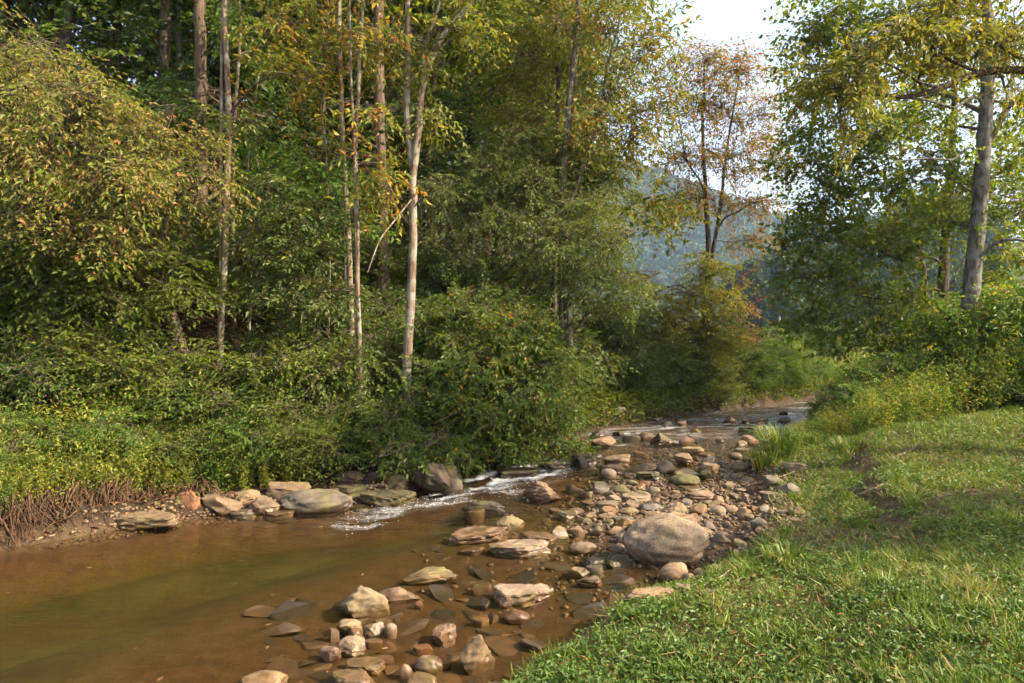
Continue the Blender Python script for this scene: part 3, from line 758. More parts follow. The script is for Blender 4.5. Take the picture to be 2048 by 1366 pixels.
S(1196, 1072, 24, 30, 'long', (.27, .22, .12), "upright olive stone in the cobble row at the water edge")
S(1118, 1074, 40, 24, 'cobble', (.28, .235, .12), "mossy cobble in the row between slabs and bar")
S(1150, 1072, 40, 22, 'angular', (.27, .19, .11), "brown wedge in the row between slabs and bar")
S(1170, 1050, 28, 15, 'cobble', OLV, "small olive cobble standing in the riffle behind the row")
S(1136, 1035, 46, 17, 'slab', GRY, "grey flat stone in the riffle downstream of the dome rock")
S(1216, 1040, 44, 20, 'cobble', PNK, "pinkish grey cobble at the tail of the side pool")
S(1246, 1044, 46, 16, 'slab', (.2, .185, .15), "dark grey slab next to the pinkish grey cobble")
S(1258, 1030, 46, 18, 'long', (.29, .2, .13), "brown sloping stone behind the dark grey slab")
S(1518, 1056, 36, 24, 'angular', (.50, .43, .36), "pale angular stone at the edge of the grass")
S(1488, 1042, 34, 26, 'angular', (.46, .29, .19), "peach-coloured block next to the pale angular stone")
S(1462, 1028, 34, 20, 'cobble', (.44, .31, .2), "tan block behind the peach-coloured block")
S(1545, 1000, 52, 20, 'slab', (.22, .17, .12), "dark brown flat stone lying in the grass fringe")
S(1592, 948, 50, 26, 'slab', (.27, .22, .16), "weathered flat block beside the tall grass clump")
S(1440, 1090, 46, 30, 'peak', (.25, .215, .17), "grey rock half hidden by weeds behind the granite boulder")
S(1332, 891, 66, 26, 'peak', (.18, .14, .075), "dark peaked rock midstream above the bar")
S(1372, 889, 34, 17, 'cobble', (.32, .2, .13), "pinkish cobble touching the dark peaked rock")
S(1292, 880, 32, 17, 'cobble', (.27, .17, .12), "reddish cobble upstream of the dark peaked rock")
S(1395, 881, 40, 15, 'slab', (.17, .145, .12), "grey slab upstream of the pinkish cobble")
S(1384, 909, 46, 17, 'slab', (.38, .29, .13), "yellowish flat rock at the head of the bar")
S(1413, 914, 36, 11, 'slab', (.32, .25, .12), "low yellowish stone touching the yellowish flat rock")
S(1280, 908, 26, 7, 'slab', PAL, "small pale stone alone in midstream")
S(1391, 866, 26, 9, 'cobble', (.33, .27, .14), "small olive stone alone in the upper stream")
S(1460, 847, 32, 16, 'cobble', (.2, .13, .09), "brown cobble in the upper stream, first across from the shrub bank")
S(1508, 847, 56, 14, 'slab', (.16, .11, .085), "long low dark rock in the upper stream")
S(1568, 846, 26, 13, 'angular', (.19, .15, .12), "dark block in the upper stream near the brush")
S(1636, 846, 34, 14, 'cobble', (.28, .17, .12), "reddish rock at the foot of the brush, upper stream")
S(1566, 830, 20, 9, 'angular', DRK, "small dark stone farthest up the stream")
S(1500, 867, 52, 16, 'slab', (.16, .125, .095), "dark flat rock pile top beside the side channel mouth")
S(1498, 892, 38, 23, 'cobble', (.34, .19, .11), "rusty round rock near the tall grass clump")
S(1482, 894, 28, 14, 'cobble', (.3, .24, .15), "tan cobble touching the rusty round rock")
S(1472, 918, 30, 13, 'round', (.36, .28, .16), "smooth tan oval stone beside the side channel")
S(1486, 907, 38, 12, 'slab', (.23, .19, .14), "brown slab lying across the side channel")
S(1500, 925, 30, 12, 'slab', (.18, .15, .1), "dark slab at the grass clump's foot")
S(1490, 968, 40, 14, 'cobble', (.24, .19, .11), "olive-brown cobble at the outlet of the side channel")
S(1484, 945, 40, 18, 'cobble', (.27, .2, .1), "mossy stone under the tall grass clump's drooping blades")
S(1640, 866, 30, 12, 'cobble', (.26, .16, .11), "reddish flat stone below the brush, nearest the tall grass")
NAMED = list(STONES)

# loose stones filling the bar and the shallows: each its own object, sharing a few meshes
FK = ['slab', 'angular', 'cobble', 'slab', 'angular', 'slab', 'angular', 'cobble', 'slab', 'angular', 'round', 'slab']
fill_meshes = [stone_mesh("rock", 1, 1, 1, k, 900 + i, 3) for i, k in enumerate(FK)]
sunk_meshes = []
for i in range(7):
    me_ = stone_mesh("rock", 1, 1, 1, ['slab', 'angular', 'slab', 'cobble', 'slab', 'angular', 'slab'][i], 960 + i, 3); me_.materials.clear(); me_.materials.append(M['silted']); sunk_meshes.append(me_)
SUNK_K = ['slab', 'angular', 'slab', 'cobble', 'slab', 'angular', 'slab']
LAND = [("the granite boulder", 1.5, 6.5), ("the bright orange rock", 1.15, 7.3), ("the mossy loaf stone", 2.6, 9.9), ("the diamond-shaped stone", 1.6, 9.0), ("the broad wedge stone", 2.55, 9.2),
        ("the orange-tan block", 2.3, 8.3), ("the pale angular stone", 2.9, 7.9), ("the dome rock", 0.45, 9.1), ("the mossy peaked rock", -0.02, 7.8), ("the cobble row", 0.75, 7.4),
        ("the dark peaked rock", 2.9, 12.6), ("the tall grass clump", 3.95, 10.6), ("the flat-topped block", 1.6, 10.4), ("the rusty round rock", 4.2, 12.6), ("the small fall", 0.1, 10.3),
        ("the triangular slab", 0.1, 5.7), ("the pointed rock", -0.2, 4.5), ("the stone cluster", -1.1, 4.9), ("the wedge rock", -1.1, 5.2), ("the pale blocky rock", -1.0, 4.6), ("the ochre bottom rock", -1.5, 4.0),
        ("the long slab", 1.1, 5.5), ("the pale layered slab", 0.1, 6.8), ("the log-shaped stone", -0.7, 6.0), ("the oval stone", 0.7, 6.9), ("the side channel", 3.3, 10.3), ("the long low dark rock", 5.4, 16.2)]
CN = [("tan", (.36, .25, .15)), ("brown", (.25, .165, .10)), ("greyish", (.27, .215, .16)), ("olive", (.24, .19, .095)), ("rusty", (.34, .19, .095)), ("buff", (.40, .30, .20)), ("ochre", (.36, .25, .125)), ("tan", (.34, .235, .14))]
SH = {'cobble': "cobble", 'angular': "angular stone", 'round': "round stone", 'slab': "flat stone"}
used = {}
def where(x, y, land=LAND):
    n_, lx, ly = min(land, key=lambda q: (q[1] - x) ** 2 + (q[2] - y) ** 2)
    dx, dy = x - lx, y - ly
    if abs(dy) > abs(dx): return ("beyond " if dy > 0 else "in front of ") + n_
    return ("on the grass side of " if dx > 0 else "on the pool side of ") + n_
def loose(x, y, sz, z=None, flat=None, cols=None, extra=""):
    sunk = extra.startswith("sunken")
    pool_ = sunk_meshes if sunk else fill_meshes
    i = random.randrange(len(pool_))
    cn, c = random.choice(cols or CN)
    if cols is None and y > 9.4 and random.random() < .7:
        cn, c = random.choice([("brown", BRN), ("olive", OLV), ("dark", (.12, .095, .065)), ("grey", (.2, .18, .15))])
    o = link(bpy.data.objects.new("stone", pool_[i]))
    asp = random.uniform(0.5, 0.9); hh = (flat or random.uniform(0.3, 0.6)) * sz
    o.scale = (sz, sz * asp, hh)
    o.rotation_euler = (random.uniform(-.22, .22), random.uniform(-.22, .22), random.uniform(0, 6.28))
    o.location = (x, y, (H(x, y) if z is None else z) + hh * 0.12)
    v = random.uniform(0.5, 0.82); o.color = (c[0] * v, c[1] * v, c[2] * v, 1)
    size = "tiny" if sz < 0.10 else "small" if sz < 0.16 else "medium" if sz < 0.24 else "large"
    shp = SH[SUNK_K[i] if sunk else FK[i]]
    tag(o, f"{size} {extra}{cn} {shp} {where(x, y)}", "stone", "loose stones of the stream bed")
    STONES.append((x, y, sz * 0.45))
    return o
random.seed(11)
n_fill = 0; tries = 0
while n_fill < 235 and tries < 20000:
    tries += 1
    a = random.gauss(0, 1.6); bb = random.gauss(0, 0.62)
    if a > 2.2 or a < -3.4 or abs(bb) > (1.5 if a < 0.6 else 0.8): continue
    x, y = 2.2 + a * 0.36 + bb * 0.93, 9.0 + a * 0.93 - bb * 0.36
    sz = min(0.38, max(0.07, random.lognormvariate(math.log(0.15 * (y / 8.5)), 0.42)))
    if y < 6.4 and x < 1.2: continue
    if any((x - sx) ** 2 + (y - sy) ** 2 < (0.80 * (sr + sz * 0.42)) ** 2 for sx, sy, sr in STONES): continue
    loose(x, y, sz); n_fill += 1
# stones scattered through the shallows, most of them under water
for i in range(95):
    for t in range(40):
        px, py = random.uniform(520, 1240), random.uniform(1085, 1366)
        if py < 1190 and px < 820: continue
        x, y, z = ground_at(px, py)
        sz = random.uniform(0.06, 0.30)
        if any((x - sx) ** 2 + (y - sy) ** 2 < (0.75 * (sr + sz * 0.42)) ** 2 for sx, sy, sr in STONES): continue
        if H(x, y) > -0.02: continue
        loose(x, y, sz * 1.25, H(x, y) - 0.012, random.uniform(0.12, 0.24), [("brown", (.085, .046, .018)), ("reddish", (.11, .055, .022)), ("dark", (.04, .023, .01))], "sunken ")
        break
# upper stream
for i in range(9):
    for t in range(40):
        px, py = random.uniform(1150, 1640), random.uniform(822, 905)
        x, y, z = ground_at(px, py)
        sz = random.uniform(0.14, 0.34)
        if signed(LB, np.array([x]), np.array([y]))[0] > -0.15 or -signed(RB, np.array([x]), np.array([y]))[0] > 0.1: continue
        if any((x - sx) ** 2 + (y - sy) ** 2 < (0.9 * (sr + sz * 0.42)) ** 2 for sx, sy, sr in STONES): continue
        loose(x, y, sz, W_(x, y) - 0.02, 0.5, [("brown", BRN), ("dark", (.1, .08, .06)), ("reddish", (.27, .16, .11)), ("grey", GRY)], "wet "); break
# far shore rocks by the waterline
for i in range(26):
    for t in range(40):
        k = random.choice([0, 1, 1]); sgn = random.uniform(0.0, 0.35)
        px, py = (random.uniform(380, 830), random.uniform(985, 1030)) if k else (random.uniform(1180, 1640), random.uniform(800, 850))
        x, y, z = ground_at(px, py)
        d = signed(LB, np.array([x]), np.array([y]))[0]
        if not -0.25 < d < 0.5: continue
        sz = random.uniform(0.12, 0.32)
        if any((x - sx) ** 2 + (y - sy) ** 2 < (0.7 * (sr + sz * 0.42)) ** 2 for sx, sy, sr in STONES): continue
        loose(x, y, sz, None, None, [("brown", BRN), ("reddish", (.30, .15, .08)), ("grey", GRY), ("dark", (.11, .08, .055))], "shore "); break

# gravel between the stones: nobody could count it
b = Buf(); v0, f0 = ICO[1]
r = np.random.default_rng(5)
n = 5200
gx = np.concatenate([2.2 + r.normal(0, 1.9, n) * 0.36 + (bb_ := r.normal(0, 0.75, n)) * 0.93]); gy = 9.0 + (gx - 2.2 - bb_ * 0.93) / 0.36 * 0.93 - bb_ * 0.36
k = 900
gx = np.concatenate([gx, r.uniform(-4.6, -1.6, k)]); gy = np.concatenate([gy, np.interp(gx[-k:], LB[:, 0], LB[:, 1]) + r.uniform(-0.25, 0.35, k)])
gz = height(gx, gy)
ok = (gz > wlevel(gx, gy) - 0.12) & (gy > 5)
gx, gy, gz = gx[ok], gy[ok], gz[ok]
sz = r.uniform(0.012, 0.038, len(gx))
sh = np.stack([sz, sz * r.uniform(.6, 1, len(gx)), sz * r.uniform(.4, .75, len(gx))], -1)
an = r.uniform(0, 6.28, len(gx))
vv = v0[None] * (1 + 0.18 * r.normal(size=(len(gx), len(v0), 1))) * sh[:, None, :]
c_, s_ = np.cos(an)[:, None], np.sin(an)[:, None]
vv = np.stack([vv[..., 0] * c_ - vv[..., 1] * s_, vv[..., 0] * s_ + vv[..., 1] * c_, vv[..., 2]], -1) + np.stack([gx, gy, gz + sz * .2], -1)[:, None, :]
ff = (f0[None] + (np.arange(len(gx)) * len(v0))[:, None, None]).reshape(-1, 3)
b.add(vv.reshape(-1, 3), ff)
go = b.obj("gravel", M['rock'], smooth=True); go.color = (.19, .13, .082, 1)
tag(go, "tan gravel between the stones of the bar and along the shore", "gravel", kind="stuff")

# bubbles and splashes where the water breaks
m, n, l = new_mat("foam_bubble"); ou = n.new('ShaderNodeOutputMaterial'); bs = n.new('ShaderNodeBsdfPrincipled'); bs.inputs['Base Color'].default_value = (.45, .46, .46, 1); bs.inputs['Roughness'].default_value = .3; l.new(bs.outputs[0], ou.inputs['Surface'])
q = np.random.default_rng(15); n = 60000
bx, by = q.uniform(-3.6, 2.4, n), q.uniform(6.9, 11.0, n)
f_ = foam_gleam_at(bx, by); ok = (q.random(n) < (np.clip(f_ - .22, 0, 1) ** 1.5) * .55) & (signed(LB, bx, by) < -.05); bx, by, f_ = bx[ok], by[ok], f_[ok]
bz = water_z(bx, by) + q.exponential(.022, len(bx)) * f_ * (q.random(len(bx)) < .6); rr = q.uniform(.002, .0065, len(bx))
vv = v0[None] * rr[:, None, None] * np.array([1.3, 1, .8]) + np.stack([bx, by, bz], -1)[:, None, :]
ff = (f0[None] + (np.arange(len(bx)) * len(v0))[:, None, None]).reshape(-1, 3)
b = Buf(); b.add(vv.reshape(-1, 3), ff); o = b.obj("foam", m, smooth=True); tag(o, "white bubbles and splashes on the cascade", "foam", kind="stuff")

# ------------------------------------------------------------------ foliage
def spray_template(seed, L=0.75, leaf=0.08, wr=0.45, side=4, per=7, droop=0.25, hang=0.25, flat=0.35):
    r = np.random.default_rng(seed)
    pos, dr_ = [], []
    tw = [np.stack([np.zeros(5), np.linspace(0, L, 5), -droop * L * np.linspace(0, 1, 5) ** 2], -1)]
    def along(p0, d0, ln, n):
        for i in range(n):
            t = (i + r.uniform(0.2, 0.9)) / n
            p = p0 + d0 * ln * t + np.array([0, 0, -droop * ln * t * t])
            sgn = 1 if i % 2 else -1
            a = sgn * r.uniform(0.5, 1.15)
            d = np.array([d0[0] * math.cos(a) - d0[1] * math.sin(a), d0[0] * math.sin(a) + d0[1] * math.cos(a), -hang + r.normal() * 0.25])
            pos.append(p); dr_.append(d)
        pos.append(p0 + d0 * ln + np.array([0, 0, -droop * ln])); dr_.append(d0 + np.array([0, 0, -hang]))
    along(np.zeros(3), np.array([0, 1.0, 0]), L, per + 3)
    for s in range(side):
        t = 0.15 + 0.65 * (s + r.uniform(0.2, .8)) / side
        a = (1 if s % 2 else -1) * r.uniform(0.6, 1.0)
        d0 = np.array([math.sin(a), math.cos(a), r.normal() * 0.15]); p0 = np.array([0, t * L, -droop * L * t * t]); ln = L * r.uniform(0.35, 0.55)
        along(p0, d0, ln, per)
        q = np.linspace(0, 1, 5)[:, None]
        tw.append(p0 + d0 * ln * q + np.array([0, 0, -droop * ln]) * q ** 2)
    pos = np.array(pos); dd = norm(np.array(dr_)); n = len(pos)
    up = norm(np.array([0, 0, 1.0]) + flat * r.normal(size=(n, 3)))
    ln = leaf * r.uniform(0.45, 1.35, n)
    V, Fq = leaves(pos, dd, up, ln, ln * wr * r.uniform(0.8, 1.2, n))
    return V, Fq, n, np.array(tw)

STY = {}
def style(name, n=4, **k):
    STY[name] = [spray_template(100 + i * 7 + sum(map(ord, name)) * 3, **k) for i in range(n)]
style('beech', leaf=0.085, wr=0.48, L=0.75, droop=0.22, hang=0.25)
style('blush', leaf=0.072, wr=0.42, L=0.8, droop=0.3, hang=0.35, per=7)
style('fine', leaf=0.068, wr=0.42, L=0.7, droop=0.35, hang=0.45, per=9, flat=0.6)
style('bushy', leaf=0.078, wr=0.46, L=0.62, droop=0.3, hang=0.4, per=8, flat=0.6)
style('maple', leaf=0.095, wr=0.72, L=0.8, droop=0.2, hang=0.5, per=6, flat=0.7)
style('ash', leaf=0.115, wr=0.32, L=0.85, droop=0.25, hang=0.5, per=6, flat=0.6, side=3)
style('big', leaf=0.115, wr=0.5, L=1.1, droop=0.25, hang=0.35, per=9, flat=0.6)
style('walnut', leaf=0.088, wr=0.36, L=0.62, droop=0.55, hang=0.55, per=9, flat=0.25, side=4)

def put_sprays(bl, bt, pos, dirs, scale, sty, r, roll=0.35, bias=0.0, tvar=0.55, twig=0.004):
    """leafy sprays at pos pointing along dirs; bl collects leaves, bt twigs"""
    d = norm(dirs); up = np.array([0, 0, 1.0])
    x = norm(np.cross(d, up) + 1e-4); z = np.cross(x, d)
    a = r.normal(0, roll, len(pos))[:, None]
    x, z = x * np.cos(a) + z * np.sin(a), -x * np.sin(a) + z * np.cos(a)
    T = STY[sty]
    which = r.integers(0, len(T), len(pos))
    for k, (V, Fq, n, tw) in enumerate(T):
        m = np.where(which == k)[0]
        if len(m) == 0: continue
        R = np.stack([x[m], d[m], z[m]], 1)            # rows are axes
        vv = np.einsum('vi,mij->mvj', V, R) * scale[m][:, None, None] + pos[m][:, None, :]
        base = np.clip(r.random(len(m)) * (1 - tvar) + bias, 0, 1)
        t = np.repeat(np.clip(base[:, None] + tvar * (r.random((len(m), n)) ** 1.2), 0, 1), 4, axis=1)
        ff = (Fq[None] + (np.arange(len(m)) * len(V))[:, None, None]).reshape(-1, 4)
        bl.add(vv.reshape(-1, 3), ff, t.ravel())
        if bt is not None:
            tt = np.einsum('skj,mjl->mskl', tw[:3], R) * scale[m][:, None, None, None] + pos[m][:, None, None, :]
            pp = tt.reshape(-1, 5, 3)[:, ::2]
            rad = np.tile(np.array([1.0, 0.8, 0.4]) * twig, (len(pp), 1))
            bt.add(*tubes(pp, rad, 3))

def smooth_path(pts, n):
    pts = np.asarray(pts, float)
    if len(pts) == 2:
        t = np.linspace(0, 1, n)[:, None]; return pts[0] * (1 - t) + pts[1] * t
    # Catmull-Rom
    q = np.vstack([2 * pts[0] - pts[1], pts, 2 * pts[-1] - pts[-2]])
    s = np.linspace(0, len(pts) - 1 - 1e-6, n); i = s.astype(int); t = (s - i)[:, None]
    a, b_, c, d = q[i], q[i + 1], q[i + 2], q[i + 3]
    return 0.5 * (2 * b_ + (c - a) * t + (2 * a - 5 * b_ + 4 * c - d) * t ** 2 + (3 * b_ - a - 3 * c + d) * t ** 3)

def grow(root, stems, lobes, sty, leafmat, barkmat, seed, bias=0.0, tvar=0.55, roll=0.35, dirbias=(0, 0, -0.1), rand=0.5, shell=0.55, scale=(0.75, 1.25), twigmat='twig', limb_r=0.45, names=("trunk", "branches", "crown"), sides=9, connect=True):
    """stems: list of (pts world (n,3), r0, r1); lobes: (centre(3), radii(3), n)"""
    r = np.random.default_rng(seed)
    o = np.array(root.location)
    tb, bb, lb = Buf(), Buf(), Buf()
    paths = []
    for pts, r0, r1 in stems:
        n = max(8, int(len(pts) * 7))
        p = smooth_path(pts, n) - o
        wob = np.cumsum(r.normal(0, 0.22 * r0, (n, 3)), 0) * np.array([1, 1, 0.2]); wob[0] = 0
        p = p + wob * np.linspace(0, 1, n)[:, None] * 0.6
        rad = np.linspace(1, 0, n) ** 0.9 * (r0 - r1) + r1
        rad = rad * 0.84
        rad[0] *= 1.25
        rad = rad * (1 + r.normal(0, 0.012, n))
        tb.add(*tubes(p[None], rad[None], sides)); paths.append((p, rad))
    for c, rad, n in lobes:
        c = np.asarray(c) - o; rad = np.asarray(rad)
        # limb from the nearest stem, starting below the lobe
        best = None
        for p, rr in paths:
            tgt = c + np.array([0, 0, -0.35 * np.linalg.norm((p[:, :2] - c[:2]).mean(0))])
            dist = np.linalg.norm(p - tgt, axis=1) + 0.6 * np.maximum(p[:, 2] - c[2], 0)
            i = int(np.argmin(dist))
            if best is None or dist[i] < best[0]: best = (dist[i], p[i], rr[i])
        _, p0, rr = best
        mid = (p0 + c) / 2 + r.normal(0, 0.12, 3) * np.linalg.norm(c - p0) + np.array([0, 0, 0.10 * np.linalg.norm(c - p0)])
        ext = c + (c - p0) * 0.25
        lp = smooth_path([p0, mid, c, ext], 12)
        lr = np.linspace(max(0.010, min(rr * limb_r, 0.07)), 0.006, 12)
        if connect: bb.add(*tubes(lp[None], lr[None], 5))
        u = norm(r.normal(size=(n, 3))); q = (shell + (1 - shell) * r.random(n)) ** 1.0
        q = np.where(r.random(n) < 0.25, q * r.random(n), q)
        pos = c + u * q[:, None] * rad
        d = u * np.array([1, 1, 0.45]) + rand * r.normal(size=(n, 3)) * np.array([1, 1, 0.5]) + np.array(dirbias)
        d = norm(d)
        sc_ = r.uniform(*scale, n)
        pos = pos - d * sc_[:, None] * 0.4
        put_sprays(lb, bb, pos, d, sc_, sty, r, roll, bias, tvar)
        if connect:
            k = r.integers(3, 12, n)
            a = lp[k]; m_ = (a + pos) / 2 + r.normal(0, 0.05, (n, 3)) + np.array([0, 0, 0.06])
            pp = np.stack([a, m_, pos], 1)
            bb.add(*tubes(pp, np.tile(np.array([0.008, 0.006, 0.004]), (n, 1)), 3))
    if tb.n: tb.obj(names[0], M[barkmat], root, smooth=True, attr=None)
    if bb.n: bb.obj(names[1], M[twigmat], root, smooth=True, attr=None)
    if lb.n: lb.obj(names[2], M[leafmat], root)
    return root

def PX(*pts):          # (px, py, Y) -> world points
    return [P(*p) for p in pts]
def lobe(px, py, Y, rx, ry, rd, n):
    return (P(px, py, Y), (rx / F * Y, rd, ry / F * Y), n)
def foot(px, Y):
    x = (px - 1024) / F * Y
    return np.array([x, Y, H(x, Y) - 0.08])

def tree(name, label, base, stems, lobes, *a, cat="tree", group=None, **k):
    f = foot(*base)
    root = empty(name, tuple(f), label, cat, group)
    st = []
    for pts, r0, r1 in stems:
        w = PX(*pts)
        st.append(([f] + w if pts[0] != 'free' else w, r0, r1))
    return grow(root, st, lobes, *a, **k)

LG = "trees of the wooded far bank"
# --- autumn tree leaning out of the corner
tree("leaning_tree", "leaning dark trunk with blushing orange and olive sprays over the far bank", (400, 9.6),
     [([(330, 612, 9.6), (210, 500, 9.4), (100, 400, 9.2), (0, 305, 9.0), (-140, 160, 9.0), (-260, 20, 9.0)], 0.12, 0.07)],
     [lobe(30, 190, 8.6, 130, 70, .9, 49), lobe(180, 215, 8.6, 130, 70, .9, 53), lobe(330, 280, 8.7, 110, 70, .8, 38), lobe(100, 300, 8.5, 140, 60, .9, 49), lobe(250, 360, 8.5, 130, 70, .9, 48),
      lobe(410, 360, 8.8, 70, 60, .7, 15), lobe(60, 420, 8.5, 110, 60, .8, 28), lobe(200, 460, 8.6, 100, 50, .7, 20), lobe(-120, 250, 8.6, 130, 120, 1, 38), lobe(90, 120, 8.8, 110, 40, .8, 21), lobe(-60, 80, 8.8, 140, 90, 1., 28)],
     'blush', 'blush', 'bark_dark', 21, bias=-0.02, tvar=0.66, dirbias=(0.75, -0.2, -0.5), rand=0.25, roll=0.4, group=LG)
tree("dogwood_tree", "small green tree with layered sprays under the leaning autumn tree", (250, 10.0),
     [([(255, 640, 9.9), (240, 560, 9.7), (200, 480, 9.5)], 0.05, 0.02), ([(270, 650, 9.8), (330, 560, 9.6), (400, 480, 9.4)], 0.035, 0.012)],
     [lobe(40, 500, 8.9, 110, 45, .8, 26), lobe(170, 530, 9.0, 110, 45, .8, 28), lobe(300, 510, 9.1, 90, 45, .8, 24), lobe(390, 440, 10.4, 70, 45, .6, 16), lobe(100, 590, 9.0, 110, 40, .7, 24), lobe(240, 600, 9.1, 100, 40, .7, 22), lobe(360, 580, 9.2, 90, 40, .7, 20), lobe(-80, 560, 8.9, 100, 60, .8, 18), lobe(500, 540, 10.4, 60, 40, .6, 12)],
     'beech', 'green', 'bark_dark', 36, dirbias=(0.6, -0.3, -0.2), rand=0.3, roll=0.3, group=LG)
tree("dogwood_tree", "small green tree with drooping sprays in the dark gap before the thin trunks", (600, 10.8),
     [([(600, 640, 10.7), (590, 540, 10.5), (570, 440, 10.3), (560, 360, 10.2)], 0.045, 0.015)],
     [lobe(540, 380, 10.1, 80, 40, .8, 20), lobe(620, 430, 10.0, 80, 40, .8, 22), lobe(560, 480, 10.0, 80, 40, .7, 20), lobe(650, 520, 10.0, 70, 40, .7, 20), lobe(580, 570, 10.0, 80, 40, .7, 20), lobe(680, 590, 10.0, 60, 40, .6, 16)],
     'beech', 'olive', 'bark_dark', 37, dirbias=(0.5, -0.3, -0.25), rand=0.3, roll=0.3, group=LG)
# --- slim pale trunk
tree("slender_tree", "slim pale trunk with a slight bend standing before the thick brown trunk", (440, 9.8),
     [([(441, 700, 9.8), (446, 560, 9.8), (458, 260, 9.8), (449, 60, 9.8), (446, -120, 9.8), (430, -420, 9.8)], 0.062, 0.035), ([(446, -0, 9.8), (470, -120, 9.8), (500, -260, 9.8)], 0.03, 0.015)],
     [lobe(560, 60, 9.6, 90, 70, .9, 26), lobe(610, 150, 9.6, 60, 60, .7, 14), lobe(520, -120, 9.6, 160, 110, 1.2, 40), lobe(380, -160, 9.8, 140, 100, 1.1, 30), lobe(490, 240, 9.7, 40, 60, .5, 6)],
     'beech', 'yellowgreen', 'bark_pale', 22, bias=0.12, group=LG)
# --- thick brown trunk
tree("forest_tree", "thick brown furrowed trunk, straight, behind the slim pale trunk", (405, 12.5),
     [([(404, 540, 12.5), (403, 300, 12.5), (405, 100, 12.5), (408, -150, 12.5), (405, -500, 12.5)], 0.155, 0.10)],
     [lobe(520, 60, 15.5, 120, 90, 1.6, 50), lobe(300, 10, 16, 120, 90, 1.6, 46), lobe(460, -160, 15.5, 220, 130, 2.2, 90), lobe(560, 260, 16, 110, 90, 1.4, 44), lobe(480, 380, 16, 100, 80, 1.3, 30)],
     'beech', 'lime', 'bark_brown', 23, scale=(1, 1.6), group=LG)
# --- pair of thin mottled trunks
tree("thin_tree", "thin mottled trunk nearest the slope, its partner beside it, orange tinted twigs", (704, 11.0),
     [([(702, 640, 11), (695, 450, 11), (688, 300, 11), (684, 120, 11), (678, -60, 11), (670, -350, 11)], 0.066, 0.035)],
     [lobe(650, 110, 10.8, 60, 60, .7, 14), lobe(700, 60, 10.8, 60, 60, .7, 14), lobe(640, -120, 11, 130, 110, 1.2, 36), lobe(650, 300, 10.8, 40, 40, .4, 6)],
     'ash', 'yellowgreen', 'bark_pale', 24, bias=0.2, roll=0.6, group=LG)
tree("thin_tree", "very thin reddish trunk twin, slightly forked, close before the thin mottled trunk", (719, 9.7),
     [([(719, 700, 9.7), (714, 560, 9.7), (713, 400, 9.7), (708, 300, 9.7), (716, 160, 9.7), (722, 60, 9.7), (728, -120, 9.7), (735, -360, 9.7)], 0.046, 0.022), ([(708, 300, 9.7), (703, 180, 9.7), (700, 40, 9.7), (690, -200, 9.7)], 0.026, 0.014)],
     [lobe(760, 90, 9.6, 50, 60, .6, 12), lobe(750, 330, 9.6, 50, 60, .5, 13), lobe(770, 390, 9.6, 40, 30, .4, 7), lobe(750, 230, 9.6, 40, 40, .5, 7), lobe(720, -100, 9.7, 120, 90, 1.0, 28)],
     'ash', 'orange', 'bark_pale', 25, bias=0.12, roll=0.6, group=LG)
tree("forest_tree", "thick shaded brown trunk between the thin pair and the forked tree", (770, 13.5),
     [([(768, 620, 13.5), (762, 420, 13.5), (753, 200, 13.5), (750, 0, 13.5), (748, -400, 13.5)], 0.155, 0.10)],
     [lobe(800, 80, 17.5, 120, 90, 1.6, 44), lobe(640, 80, 18, 120, 110, 1.6, 50), lobe(760, -150, 17.5, 220, 120, 2.2, 70), lobe(620, 260, 18, 90, 80, 1.4, 34)],
     'beech', 'lime', 'bark_brown', 26, scale=(1, 1.6), group=LG)
# --- forked pale tree
tree("forked_tree", "pale grey tree forking into two stems, central in the woods", (812, 9.9),
     [([(815, 740, 9.9), (822, 600, 9.9), (826, 420, 9.9), (825, 345, 9.9), (816, 250, 9.9), (818, 120, 9.9), (822, 0, 9.9), (826, -350, 9.9)], 0.088, 0.036)],
     [lobe(860, 110, 9.9, 70, 60, .8, 16), lobe(920, 60, 9.9, 70, 60, .9, 18), lobe(960, -60, 9.9, 120, 90, 1.2, 34), lobe(840, -120, 9.9, 120, 90, 1.2, 30), lobe(870, 230, 9.9, 50, 40, .5, 8)],
     'beech', 'yellowgreen', 'bark_pale', 27, group=LG)
fk = bpy.data.objects["forked_tree"]
fb = Buf()
for pts, r0, r1 in [([(826, 350, 9.9), (838, 250, 9.9), (846, 170, 9.9), (878, 85, 9.9), (930, 20, 9.9), (1010, -60, 9.9)], 0.058, 0.03), ([(842, 200, 9.9), (852, 90, 9.9), (880, 0, 9.9), (900, -150, 9.9)], 0.03, 0.015),
                    ([(826, 395, 9.9), (790, 440, 9.5), (760, 480, 9.2), (735, 545, 9.0)], 0.014, 0.006), ([(826, 420, 9.9), (850, 380, 9.7), (870, 355, 9.5)], 0.012, 0.005)]:
    p = smooth_path(PX(*pts), 26) - np.array(fk.location); fb.add(*tubes(p[None], np.linspace(r0, r1, 26)[None], 8))
fb.obj("fork", M['bark_pale'], fk, smooth=True, attr=None)
